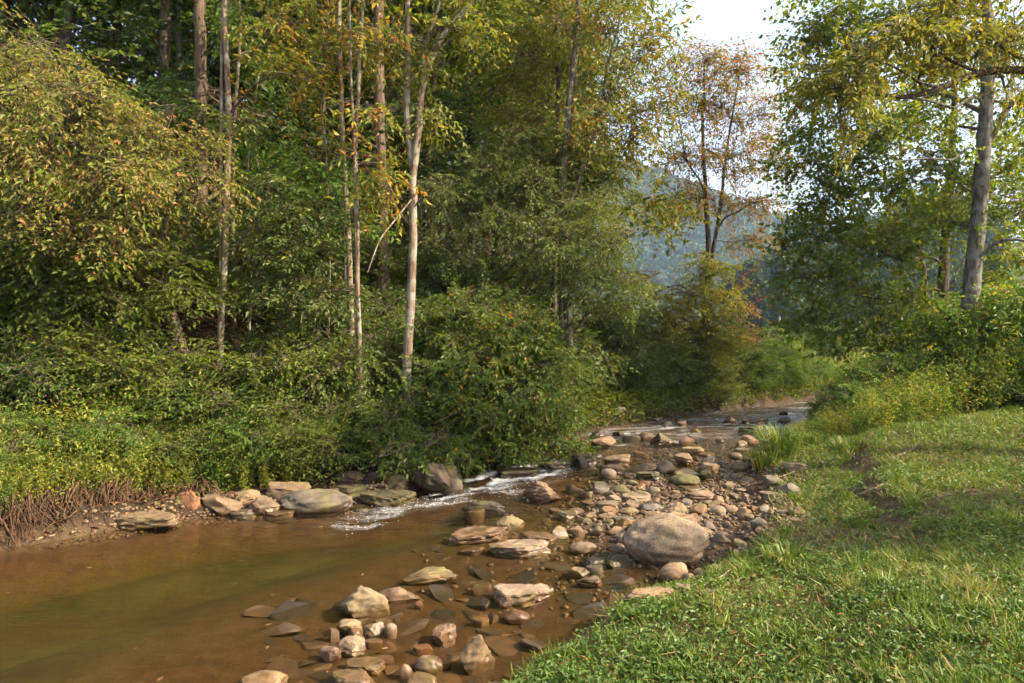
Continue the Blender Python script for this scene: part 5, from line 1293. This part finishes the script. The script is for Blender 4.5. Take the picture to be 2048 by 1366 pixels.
tree("maple_tree", "dark second trunk with low green branches sweeping toward the stream", (1888, 16.2),
     [([(1885, 600, 16.2), (1890, 480, 16.2), (1898, 350, 16.2), (1905, 200, 16.2), (1910, 0, 16.2)], 0.17, 0.05), ([(1892, 390, 16.2), (1912, 350, 16.2), (1925, 300, 16.2)], .07, .03), ([(1885, 540, 16.2), (1800, 520, 15.8), (1740, 495, 15.4), (1660, 480, 15.)], .06, .015), ([(1885, 590, 16.2), (1790, 600, 15.6), (1700, 590, 15)], .05, .012)],
     [lobe(1640, 480, 15.4, 80, 50, 1.2, 27), lobe(1730, 470, 15.6, 80, 45, 1.2, 27), lobe(1820, 500, 15.8, 70, 50, 1.1, 24), lobe(1620, 560, 15.2, 75, 45, 1.1, 26), lobe(1710, 560, 15.2, 80, 50, 1.1, 30), lobe(1800, 590, 15.4, 70, 50, 1., 26), lobe(1660, 640, 15.2, 70, 45, 1., 26), lobe(1750, 650, 15.2, 70, 45, 1., 26),
      lobe(1610, 640, 15.6, 40, 35, .8, 11), lobe(1830, 660, 15.6, 50, 40, .9, 16), lobe(1570, 500, 15.8, 45, 40, .9, 11), lobe(1700, 700, 15.4, 60, 25, .8, 13), lobe(1990, 560, 16.4, 60, 60, 1.1, 21), lobe(2040, 500, 16.4, 60, 60, 1.1, 20), lobe(1850, 420, 16.2, 70, 50, 1.1, 20), lobe(1790, 440, 16, 60, 40, 1, 16), lobe(1600, 430, 16, 50, 35, .9, 11)],
     'maple', 'maple', 'bark_dark', 42, bias=-.12, tvar=.75, rand=.8, roll=.8, scale=(.8, 1.35), group=RG)
tree("maple_tree", "slim leaning stem half hidden in leaves beside the second trunk", (1860, 18.5),
     [([(1850, 560, 18.5), (1820, 440, 18.5), (1800, 360, 18.5), (1790, 250, 18.5)], .09, .04)],
     [lobe(1760, 240, 18.5, 90, 70, 1.4, 26), lobe(1850, 180, 18.5, 90, 80, 1.4, 24), lobe(1960, 400, 18.5, 90, 70, 1.4, 16)],
     'maple', 'fresh', 'bark_dark', 43, rand=.9, roll=.9, scale=(1, 1.6), group=RG)
# walnut whose limb reaches into the frame; its trunk stands just outside
wal = empty("walnut_tree", tuple(foot(2330, 8.0)), "yellowing tree outside the frame whose long bare limb crosses the grey trunk", "tree", RG)
wf = foot(2330, 8.0)
grow(wal, [([wf, P(2330, 500, 8), P(2320, 250, 8), P(2300, -100, 8), P(2290, -500, 8)], .17, .08), (PX((2325, 230, 8), (2180, 160, 7.9), (2048, 141, 7.8), (1960, 146, 7.7), (1880, 175, 7.6), (1800, 195, 7.5), (1720, 182, 7.4), (1620, 178, 7.3)), .075, .010), (PX((1960, 146, 7.7), (1900, 120, 7.6), (1860, 90, 7.5), (1800, 60, 7.4), (1760, 40, 7.4)), .022, .008), (PX((1880, 175, 7.6), (1840, 165, 7.4), (1780, 130, 7.2), (1700, 110, 7.1)), .02, .007),
            (PX((2100, 150, 7.8), (2000, 90, 7.6), (1940, 30, 7.5), (1880, -30, 7.5)), .03, .01)],
     [lobe(1640, 150, 7.3, 50, 30, .4, 9), lobe(1720, 110, 7.2, 50, 35, .5, 12), lobe(1800, 60, 7.3, 60, 40, .5, 15), lobe(1880, 50, 7.5, 60, 40, .5, 15), lobe(1960, 80, 7.6, 60, 40, .5, 12), lobe(2030, 70, 7.7, 50, 45, .5, 11), lobe(1850, 130, 7.5, 50, 25, .4, 8), lobe(1700, 190, 7.2, 60, 20, .4, 9), lobe(1690, 270, 7.3, 30, 25, .3, 4), lobe(2010, 180, 7.7, 40, 25, .4, 4),
      lobe(1950, -40, 7.6, 120, 50, .8, 26), lobe(2200, 0, 8, 150, 120, 1.2, 14), lobe(2400, 50, 8, 150, 120, 1.2, 12), lobe(2300, -300, 8, 260, 160, 1.8, 14)],
     'walnut', 'gold', 'bark_dark', 44, bias=-.1, tvar=.75, dirbias=(-.3, 0, -.25), rand=.7, roll=.5, scale=(.7, 1.15))
# small trees behind the camera that throw their shade over the near grass
SHP = proto_tree("shade_tree", 58, 5.6, 'big', 'green', 'bark_grey', 7, .10, .45)
for i, (x, y, s, lab) in enumerate([(8.8, 4.3, .82, "small shade tree on the lawn outside the frame")]):
    plant(SHP, (x, y, H(x, y) - .05), s, 1.3 * i, lab, "tree", "small trees on the lawn")

# ------------------------------------------------------------------ lawn, weeds, litter, roots, sticks
r = np.random.default_rng(77)
def lawn_pts(n, y0=2.4, y1=24, p=1.6):
    u = r.random(n); a = 1 - p
    y = (y0 ** a + u * (y1 ** a - y0 ** a)) ** (1 / a)
    px = r.uniform(900, 2150, n)
    x = (px - 1024) / F * y
    d = -signed(RB, x, y)
    bare = fbm(x * 1.1 + 40, y * 1.1) + .35 * fbm(x * 4, y * 4)
    ok = (d > -0.02) & (r.random(n) < sstep(.0, np.where(y < 6, .22, .8), d + .25 * (fbm(x * 2, y * 2) - .5)) * 0.9 + .05) & ((bare > .63) | (y > 7.5 + 2 * r.random(n)) | (r.random(n) < .2))
    x, y = x[ok], y[ok]
    e = .06; sl = np.hypot(height(x + e, y) - height(x - e, y), height(x, y + e) - height(x, y - e)) / (2 * e)
    ok = (sl < .42) | (r.random(len(x)) < .12)
    return x[ok], y[ok]
# broad small weeds
b = Buf()
x, y = lawn_pts(210000, p=2.0)
z = height(x, y); n = len(x)
hgt = r.uniform(.005, .065, n) * (0.6 + 0.9 * fbm(x * 2.3 + 9, y * 2.3)); a = r.uniform(0, 6.28, n)
d = np.stack([np.cos(a), np.sin(a), r.normal(.25, .4, n)], -1)
ln = r.uniform(.016, .038, n) * (1 + .05 * y)
V_, F_ = leaves(np.stack([x, y, z + hgt], -1), d, np.array([0, 0, 1.]) + .35 * r.normal(size=(n, 3)), ln, ln * r.uniform(.4, .65, n), .1, .15)
pt = fbm(x * .8 + 3, y * .8); b.add(V_, F_, np.repeat(np.clip(.25 * r.random(n) + .9 * pt - .1 + .25 * r.random(n) ** 3, 0, 1), 4))
o = b.obj("lawn_weeds", M['weed']); tag(o, "low clover and broad-leaved weeds covering the near bank", "ground cover", kind="stuff")
b = Buf()
x, y = lawn_pts(230000, p=1.45)
z = height(x, y); n = len(x)
a = r.uniform(0, 6.28, n); d = np.stack([np.cos(a) * .7, np.sin(a) * .7, r.uniform(.35, 1.4, n)], -1)
ln = r.uniform(.03, .09, n) * (1 + .03 * y) * (0.5 + fbm(x * 1.7, y * 1.7 + 20)); wd = r.uniform(.004, .007, n) * (1 + .13 * y)
V_, F_ = leaves(np.stack([x, y, z - .005], -1), d, r.normal(size=(n, 3)), ln, wd, .02, .25)
pt = fbm(x * .7 + 30, y * .7); b.add(V_, F_, np.repeat(np.clip(.12 + .8 * pt + .35 * r.random(n) + .3 * r.random(n) ** 4, 0, 1), 4))
tx, ty = lawn_pts(1500, p=1.7); k = 34; n = len(tx) * k
x = np.repeat(tx, k) + r.normal(0, .035, n); y = np.repeat(ty, k) + r.normal(0, .035, n); a = r.uniform(0, 6.28, n)
d = np.stack([np.cos(a) * .6, np.sin(a) * .6, r.uniform(.6, 1.6, n)], -1); ln = r.uniform(.05, .15, n) * np.repeat(r.uniform(.6, 1.3, len(tx)), k)
V_, F_ = leaves(np.stack([x, y, height(x, y) - .005], -1), d, r.normal(size=(n, 3)), ln, r.uniform(.004, .007, n) * (1 + .1 * y), .02, .3)
b.add(V_, F_, np.repeat(np.clip(np.repeat(r.random(len(tx)), k) * .7 + .4 * r.random(n), 0, 1), 4))
o = b.obj("lawn_grass", M['grass']); tag(o, "short sunlit grass of the near bank and lawn", "grass", kind="stuff")
b = Buf(); x, y = lawn_pts(9000, p=2.0); n = len(x); a = r.uniform(0, 6.28, n); d = np.stack([np.cos(a), np.sin(a), r.normal(.1, .2, n)], -1); ln = r.uniform(.04, .2, n)
V_, F_ = leaves(np.stack([x, y, height(x, y) + r.uniform(.005, .05, n)], -1), d, r.normal(size=(n, 3)), ln, r.uniform(.004, .009, n), .02, .05); b.add(V_, F_, np.repeat(.5 + .5 * r.random(n), 4))
x, y = lawn_pts(2600, p=1.9); n = len(x); a = r.uniform(0, 6.28, n); d = np.stack([np.cos(a), np.sin(a), r.normal(.1, .3, n)], -1); ln = r.uniform(.04, .08, n)
V_, F_ = leaves(np.stack([x, y, height(x, y) + .03], -1), d, np.array([0, 0, 1.]) + .4 * r.normal(size=(n, 3)), ln, ln * .5); b.add(V_, F_, np.repeat(.3 + .7 * r.random(n), 4))
o = b.obj("straw_litter", M['litter']); tag(o, "dead stems and fallen leaves strewn on the near bank", "litter", kind="stuff")
# meadow grass beyond the stream
b = Buf()
n = 26000; px = r.uniform(1480, 2000, n); y = r.uniform(21, 60, n); x = (px - 1024) / F * y
ok = (signed(LB, x, y) > .2) | (-signed(RB, x, y) > .2); x, y = x[ok], y[ok]; n = len(x)
z = ground_z(x, y); a = r.uniform(0, 6.28, n); d = np.stack([np.cos(a) * .5, np.sin(a) * .5, np.ones(n)], -1); ln = r.uniform(.15, .5, n)
V_, F_ = leaves(np.stack([x, y, z], -1), d, r.normal(size=(n, 3)), ln, ln * .16, .02, .2); b.add(V_, F_, np.repeat(np.clip(r.random(n) * .6 + .4, 0, 1), 4))
o = b.obj("meadow_grass", M['grass']); tag(o, "pale yellow-green meadow grass beyond the stream", "grass", kind="stuff")
# fallen leaves on the wooded slope and shore
b = Buf(); n = 30000
px = r.uniform(-150, 1450, n); y = r.uniform(6.6, 24, n) ; x = (px - 1024) / F * y; ok = signed(LB, x, y) > .05; x, y = x[ok], y[ok]; n = len(x)
a = r.uniform(0, 6.28, n); d = np.stack([np.cos(a), np.sin(a), r.normal(0, .25, n)], -1); ln = r.uniform(.05, .11, n)
V_, F_ = leaves(np.stack([x, y, height(x, y) + .012], -1), d, np.array([0, 0, 1.]) + .3 * r.normal(size=(n, 3)), ln, ln * .55); b.add(V_, F_, np.repeat(r.random(n), 4))
o = b.obj("leaf_litter", M['litter']); tag(o, "brown and orange fallen leaves on the wooded slope", "leaf litter", kind="stuff")
# small green plants along the far water edge and forest floor
b = Buf(); n = 34000
px = np.where(r.random(n) < .35, r.uniform(1250, 1690, n), r.uniform(-100, 1680, n)); y = r.uniform(6.6, 26, n); x = (px - 1024) / F * y; dd = signed(LB, x, y); ok = (dd > .06) & (dd < 3.5) & ((fbm(x * 1.3, y * 1.3) > .42) | ((x > 2) & (dd < 1.2))); x, y = x[ok], y[ok]; n = len(x)
a = r.uniform(0, 6.28, n); d = np.stack([np.cos(a), np.sin(a), r.normal(.2, .4, n)], -1); ln = r.uniform(.04, .10, n)
V_, F_ = leaves(np.stack([x, y, height(x, y) + r.uniform(.02, .3, n)], -1), d, np.array([0, 0, 1.]) + .4 * r.normal(size=(n, 3)), ln, ln * .42); b.add(V_, F_, np.repeat(r.random(n), 4))
n = 15000; seg = r.uniform(0, 1, n); ax, ay = np.interp(seg, np.linspace(0, 1, 8), LB[11:19, 0]), np.interp(seg, np.linspace(0, 1, 8), LB[11:19, 1])
off = r.random(n) ** 1.3 * 1.1 + .03; x, y = ax - off * .55, ay + off * .83; z = height(x, y); ok = (signed(LB, x, y) > .01); x, y, z = x[ok], y[ok], z[ok]; n = len(x)
a = r.uniform(0, 6.28, n); d = np.stack([np.cos(a), np.sin(a), r.normal(.3, .5, n)], -1); ln = r.uniform(.06, .13, n)
V_, F_ = leaves(np.stack([x, y, z + r.uniform(0, .32, n)], -1), d, np.array([0, 0, 1.]) + .5 * r.normal(size=(n, 3)), ln, ln * .4); b.add(V_, F_, np.repeat(r.random(n), 4))
o = b.obj("forest_undergrowth", M['green']); tag(o, "low green undergrowth along the far bank", "undergrowth", kind="stuff")

b = Buf(); n = 26
px, py = r.uniform(0, 1150, n), r.uniform(1050, 1366, n); y = CZ / ((py - HOR) / F); x = (px - 1024) / F * y; ok = (signed(LB, x, y) < -.1) & (-signed(RB, x, y) < -.1); x, y = x[ok], y[ok]; n = len(x)
a = r.uniform(0, 6.28, n); d = np.stack([np.cos(a), np.sin(a), np.zeros(n)], -1); ln = r.uniform(.025, .06, n)
V_, F_ = leaves(np.stack([x, y, wlevel(x, y) + .008], -1), d, np.tile(np.array([0, 0, 1.]), (n, 1)), ln, ln * .5, .03, .02); b.add(V_, F_, np.repeat(.4 + .6 * r.random(n), 4))
o = b.obj("floating_leaves", M['litter']); tag(o, "scattered fallen leaves adrift on the pool", "leaves", kind="stuff")
# tall grass clump at the side channel
def grass_clump(px, py, hh, n, label, seed, mat='grass'):
    q = np.random.default_rng(seed); gx, gy, gz = ground_at(px, py)
    root = empty("grass_clump", (gx, gy, gz), label, "grass")
    a = q.uniform(0, 6.28, n); rad = q.uniform(0, .22, n); L = hh * q.uniform(.5, 1.1, n); ln = q.uniform(.25, 1.1, n)
    b0 = np.stack([rad * np.cos(a), rad * np.sin(a), np.full(n, -.02)], -1); dirh = np.stack([np.cos(a), np.sin(a), np.zeros(n)], -1)
    p1 = b0 + dirh * (L * ln * .4)[:, None] + np.array([0, 0, 1.]) * (L * .65)[:, None]; p2 = b0 + dirh * (L * ln)[:, None] + np.array([0, 0, 1.]) * (L * (1 - ln * .45))[:, None]
    s = np.stack([-np.sin(a), np.cos(a), np.zeros(n)], -1) * .006
    V_ = np.stack([b0 - s, b0 + s, p1 + s, p1 - s, p2], 1).reshape(-1, 3); i = np.arange(n)[:, None] * 5
    bb = Buf(); t = np.repeat(np.clip(q.random(n), 0, 1), 5)
    bb.add(V_, np.concatenate([i + np.array([0, 1, 2, 3])], 0), t)
    bb.f.append((i + np.array([3, 2, 4])).astype(np.int32))
    bb.obj("blades", M[mat], root)
grass_clump(1560, 915, .62, 330, "tall arching grass clump with straw tips beside the side channel", 1)
grass_clump(1525, 935, .42, 220, "smaller grass clump drooping over stones in front of the tall one", 2)
grass_clump(1610, 895, .40, 220, "grass clump at the foot of the brush behind the tall one", 3)
grass_clump(1585, 1125, .20, 160, "dark grass tuft on the lawn behind the boulder", 4)
grass_clump(1700, 900, .25, 150, "grass tuft on the lawn edge near the brush foot", 5)

# roots hanging from the undercut bank
rt = empty("hanging_roots", tuple(foot(110, 7.3)), "tangle of dry brown roots hanging from the undercut far bank", "roots")
q = np.random.default_rng(9); paths = []; o3 = np.array(rt.location)
for i in range(620):
    px = q.uniform(-120, 250) if i % 5 else q.uniform(250, 420); Yb = np.interp(px, [-120, 0, 250, 420], [6.28, 6.70, 7.68, 8.15])
    x = (px - 1024) / F * Yb; zt = W_(x, Yb) + q.uniform(.26, .50) * (1 if px < 250 else .7); k_ = q.uniform(.16, .34)
    top = np.array([x - .35 * k_, Yb + k_, zt]); ln = zt * q.uniform(.55, 1.05); sw = q.normal(0, .10)
    p = [top, top + np.array([sw * .4 + .05, -.09 - abs(q.normal(0, .04)), -ln * .3]), top + np.array([sw + .06, -.13 - abs(q.normal(0, .07)), -ln])]
    if i % 2 == 0: p[1] += q.normal(0, .10, 3); p[2] += q.normal(0, .16, 3) * np.array([1, .6, .4])
    paths.append(smooth_path(p, 6) - o3)
bb = Buf(); bb.add(*tubes(np.array(paths), np.tile(np.linspace(.007, .003, 6), (len(paths), 1)) * np.where(q.random((len(paths), 1)) < .05, q.uniform(1.8, 3.2, (len(paths), 1)), q.uniform(.25, 1.3, (len(paths), 1))), 4)); bb.obj("strands", M['root'], rt, smooth=True, attr=None)

def stick(name, pts, r0, r1, label, mat='dry', cat="stick", off=.015):
    w = []
    for px, py in pts:
        gx, gy, gz = ground_at(px, py); w.append((gx, gy, gz + off))
    o_ = np.array(w[0]); p = smooth_path(w, 12) - o_
    p += np.random.default_rng(int(pts[0][0])).normal(0, .003, p.shape)
    bb = Buf(); bb.add(*tubes(p[None], np.linspace(r0, r1, 12)[None], 6))
    o = bb.obj(name, M[mat], smooth=True, attr=None); o.location = tuple(o_); return tag(o, label, cat)
stick("driftwood_stick", [(1670, 982), (1720, 980), (1780, 981)], .012, .008, "longest straight dry stick on the drift heap in the grass")
stick("driftwood_stick", [(1715, 1000), (1745, 988), (1775, 975)], .014, .008, "dry stick slanting across the drift heap", off=.05)
stick("driftwood_stick", [(1690, 992), (1740, 985), (1790, 988)], .009, .006, "thin dark stick under the slanting stick on the drift heap", 'twig', off=.03)
stick("driftwood_stick", [(1785, 1003), (1800, 985)], .014, .010, "short pale stick standing clear beside the drift heap", off=.03)
stick("driftwood_stick", [(1770, 930), (1800, 915), (1845, 895)], .022, .012, "brown branch lying in the hollow of the bank", 'twig', off=.03)
stick("driftwood_stick", [(1525, 1030), (1560, 1043), (1595, 1050)], .008, .005, "thin curved twig beside the pale angular stone", 'twig')
stick("driftwood_stick", [(1560, 1056), (1600, 1040), (1620, 1030)], .007, .004, "thin straight twig crossing the curved twig", 'dry')
stick("driftwood_stick", [(1500, 975), (1550, 962), (1590, 948)], .016, .008, "grey stick leaning by the weathered flat block", 'dry', off=.03)
stick("driftwood_stick", [(1405, 1195), (1440, 1165), (1480, 1140), (1500, 1115)], .016, .008, "long driftwood stick at the tilted pinkish slab", 'dry', off=.03)
stick("driftwood_stick", [(1400, 1200), (1450, 1180), (1500, 1155)], .011, .006, "second driftwood stick alongside the longest by the slab", 'twig', off=.03)
stick("driftwood_stick", [(1390, 1192), (1430, 1175), (1490, 1130)], .008, .005, "thin reddish twig in the drift line by the slab", 'dry', off=.05)
stick("driftwood_stick", [(1320, 1300), (1335, 1272)], .012, .008, "short grey stick upright in the weeds at the pool edge", 'dry', off=.03)
stick("driftwood_stick", [(70, 1083), (110, 1073)], .012, .008, "pale short stick on the sandy far shore", 'dry')

# moss tuft on the boulder (a part of it)
mz = big.dimensions
q = np.random.default_rng(4); n = 500
bv = np.array([v.co[:] for v in big.data.vertices]); topv = bv[np.argsort(((bv - np.array([-.07, -.10, .22])) ** 2).sum(1))[:60]]
ps = topv[q.integers(0, len(topv), n)] * 1 + q.normal(0, .012, (n, 3)); ln = q.uniform(.01, .02, n)
ps = ps[np.linalg.norm((ps - topv[0])[:, :2] * np.array([1, 2.2]), axis=1) < .045]; n = len(ps); ln = ln[:n]
V_, F_ = leaves(ps, q.normal(size=(n, 3)) + np.array([0, 0, 1.2]), q.normal(size=(n, 3)), ln, ln * .4)
bb = Buf(); bb.add(V_, F_, np.repeat(q.random(n), 4)); bb.obj("moss", M['olive'], big)

# ------------------------------------------------------------------ distance: poles, pines, hills
def pole(px, py_top, Yd, lean, label, r0):
    f = np.array([(px - 1024) / F * Yd, Yd, float(ground_z(np.array([(px - 1024) / F * Yd]), np.array([Yd]))[0]) - .3])
    top = P(px + lean, py_top, Yd)
    root = empty("utility_pole", tuple(f), label, "pole", "poles beyond the meadow")
    bb = Buf(); p = np.stack([np.zeros(3), (top - f) * .5, top - f]); bb.add(*tubes(p[None], np.array([[r0, r0 * .9, r0 * .75]]), 8)); bb.obj("shaft", M['dry'], root, smooth=True, attr=None)
    bb = Buf(); c = top - f; bb.add(*tubes(np.array([[c + np.array([0, 0, -.02]), c + np.array([0, 0, .10])]]), np.array([[r0 * .8, r0 * .3]]), 8)); bb.obj("cap", M['bark_grey'], root, smooth=True, attr=None)
pole(1551, 635, 58, 8, "leaning bare wooden pole beyond the round shrubs", .14)
pole(1517, 676, 62, 3, "shorter wooden pole stump near the leaning pole", .12)

def hill(name, x0, x1, y0, y1, step, fn, label):
    xs, ys = np.arange(x0, x1, step), np.arange(y0, y1, step)
    X, Y, Z, V, Fq = grid_mesh(xs, ys, fn)
    b = Buf(); b.add(V, Fq); o = b.obj(name, M['hill'], smooth=True); return tag(o, label, kind="structure")
m_, n_, l_ = new_mat("hill_soil"); ou = n_.new('ShaderNodeOutputMaterial'); bs = n_.new('ShaderNodeBsdfPrincipled'); bs.inputs['Base Color'].default_value = (.05, .065, .025, 1); bs.inputs['Roughness'].default_value = 1; l_.new(bs.outputs[0], ou.inputs['Surface']); M['hill'] = m_
def near_hill(X, Y):
    return -2 + 30 * sstep(95, 190, Y + .12 * (X - 60)) * (.12 + .88 * sstep(25, 110, X)) + 8 * (fbm(X * .02, Y * .02) - .5) * sstep(90, 130, Y)
def far_hill(X, Y):
    ridge = np.interp(X / np.maximum(Y, 1) * 620, [-300, -100, 60, 130, 200, 300, 420, 600], [170, 185, 176, 160, 128, 98, 90, 120])
    return -4 + ridge * sstep(330, 640, Y) + 14 * (fbm(X * .012, Y * .012) - .5) * sstep(330, 450, Y)
hill("near_hill", -60, 300, 85, 260, 6, near_hill, "wooded hill beyond the meadow")
hill("far_hill", -500, 900, 310, 800, 14, far_hill, "hazy far mountain")

# conifers on the near hill
def proto_pine(seed, ht):
    q = np.random.default_rng(seed); root = empty("pine_tree", (0, 0, 0)); tb, lb = Buf(), Buf()
    tb.add(*tubes(np.array([[(0, 0, -.5), (.1, 0, ht * .5), (0, .1, ht)]]), np.array([[.22, .15, .03]]), 6))
    n = 2600; t = q.random(n) ** .8 * .93 + .06; a = q.uniform(0, 6.28, n); whorl = np.round(t * 16) / 16 + q.normal(0, .008, n)
    R = ht * .23 * (1 - whorl) ** .8 * (.6 + .5 * vnoise(a * 2 + 9, whorl * 30)); rr = R * q.random(n) ** .5
    pos = np.stack([rr * np.cos(a), rr * np.sin(a), ht * whorl - rr * .18], -1)
    d = np.stack([np.cos(a), np.sin(a), q.normal(-.15, .25, n)], -1); ln = q.uniform(.5, 1.0, n)
    V_, F_ = leaves(pos, d, np.array([0, 0, 1.]) + .35 * q.normal(size=(n, 3)), ln, ln * .5, .05, .25); lb.add(V_, F_, np.repeat(q.random(n), 4))
    tb.obj("trunk", M['bark_dark'], root, smooth=True, attr=None); lb.obj("crown", M['conifer'], root); return root
def proto_round(seed, ht):
    q = np.random.default_rng(seed); root = empty("hillside_tree", (0, 0, 0)); tb, lb = Buf(), Buf()
    tb.add(*tubes(np.array([[(0, 0, -.5), (.1, 0, ht * .4), (0, .1, ht * .8)]]), np.array([[.22, .15, .05]]), 6))
    for i in range(16):
        u = norm(q.normal(size=3)); c = np.array([u[0] * ht * .24, u[1] * ht * .24, ht * .58 + u[2] * ht * .3]); n = 150
        w = norm(q.normal(size=(n, 3))); pos = c + w * ht * .13 * q.uniform(.6, 1.05, (n, 1)); ln = q.uniform(.45, .9, n)
        V_, F_ = leaves(pos, w + .8 * q.normal(size=(n, 3)), q.normal(size=(n, 3)), ln, ln * .6); lb.add(V_, F_, np.repeat(q.random(n), 4))
    tb.obj("trunk", M['bark_dark'], root, smooth=True, attr=None); lb.obj("crown", M['farwood'], root); return root
PP = [proto_pine(81, 15), proto_pine(82, 12), proto_round(83, 12), proto_round(84, 10)]
random.seed(23)
k_ = 0
for row in range(8):
    Yd = 92 + row * 13
    for px in range(1470 + (row % 2) * 22, 2000, 46 if row < 3 else 50):
        pxx = px + random.uniform(-14, 14); Y2 = Yd + random.uniform(-5, 5); x = (pxx - 1024) / F * Y2
        z = max(float(near_hill(np.array([x]), np.array([Y2]))[0]), float(ground_z(np.array([x]), np.array([Y2]))[0])) - .3
        k = random.choice([0, 1, 0, 2, 3]) if row < 5 else random.choice([2, 3, 2, 0])
        nm = "pine" if k < 2 else "round-crowned tree"
        zone = "behind the leaning pole" if pxx < 1590 else "through the maple branches" if pxx < 1800 else "behind the brush trunks"
        plant(PP[k], (x, Y2, z), random.uniform(.8, 1.25), random.uniform(0, 6.28), f"{'tall' if k in (0, 2) else 'small'} {nm}, {['lowest', 'second', 'third', 'fourth', 'fifth', 'sixth', 'seventh', 'topmost'][row]} hill rank, {zone}", "tree", "trees on the near hill")
# the far mountain's forest reads as one mass
b = Buf(); q = np.random.default_rng(33); n = 3000
Yd = q.uniform(340, 690, n); px = q.uniform(1000, 1980, n); x = (px - 1024) / F * Yd; z = far_hill(x, Yd)
T = []
for i in range(4):
    k = 46; w = norm(q.normal(size=(k, 3))); w[:, 2] = np.abs(w[:, 2]) * 1.1 - .25; ln = q.uniform(1.6, 3.0, k)
    V_, F_ = leaves(w * 3.6 * q.uniform(.7, 1.05, (k, 1)), w + .9 * q.normal(size=(k, 3)), q.normal(size=(k, 3)), ln, ln * .8); T.append(V_)
wh = q.integers(0, 4, n)
for i in range(4):
    m = np.where(wh == i)[0]; s = q.uniform(.8, 1.5, len(m))
    vv = T[i][None] * s[:, None, None] * np.array([1, 1, 1.15]) + np.stack([x[m], Yd[m], z[m] + 3.5], -1)[:, None, :]
    ff = (F_[None] + (np.arange(len(m)) * len(T[i]))[:, None, None]).reshape(-1, 4)
    b.add(vv.reshape(-1, 3), ff, np.repeat(np.clip(np.repeat(q.random(len(m)), 46) * .7 + .3 * q.random(len(m) * 46), 0, 1), 4))
o = b.obj("far_forest", M['farwood']); tag(o, "hazy blue-green forest covering the far mountain", "forest", kind="stuff")

# ------------------------------------------------------------------ where labels coincide, tell the things apart by distance
by = {}
for o in sc.objects:
    if o.parent is None and o.get("category") and o.get("kind") is None:
        by.setdefault(o["label"], []).append(o)
ORD = ["nearest", "second nearest", "third nearest", "fourth nearest", "fifth nearest", "sixth nearest", "seventh nearest"]
for lab, os_ in by.items():
    if len(os_) > 1:
        for i, o in enumerate(sorted(os_, key=lambda q: q.location.y)):
            if i < len(ORD) and len(lab.split()) <= 14:
                o["label"] = lab + ", " + ORD[i]

# ------------------------------------------------------------------ haze
bm = bmesh.new(); bmesh.ops.create_cube(bm, size=1)
me = bpy.data.meshes.new("haze"); bm.to_mesh(me); bm.free()
hz = link(bpy.data.objects.new("haze", me))
x0, x1, y0, y1, z0, z1 = -760, 1190, -130, 1390, -8, 240
hz.location = ((x0 + x1) / 2, (y0 + y1) / 2, (z0 + z1) / 2); hz.scale = (x1 - x0, y1 - y0, z1 - z0)
m, n, l = new_mat("haze_air"); ou = n.new('ShaderNodeOutputMaterial'); pv = n.new('ShaderNodeVolumePrincipled')
pv.inputs['Color'].default_value = (.50, .70, 1, 1); pv.inputs['Density'].default_value = 0.00042; pv.inputs['Anisotropy'].default_value = 0.2
l.new(pv.outputs[0], ou.inputs['Volume']); me.materials.append(m)
tag(hz, "pale blue haze filling the valley air", kind="stuff")
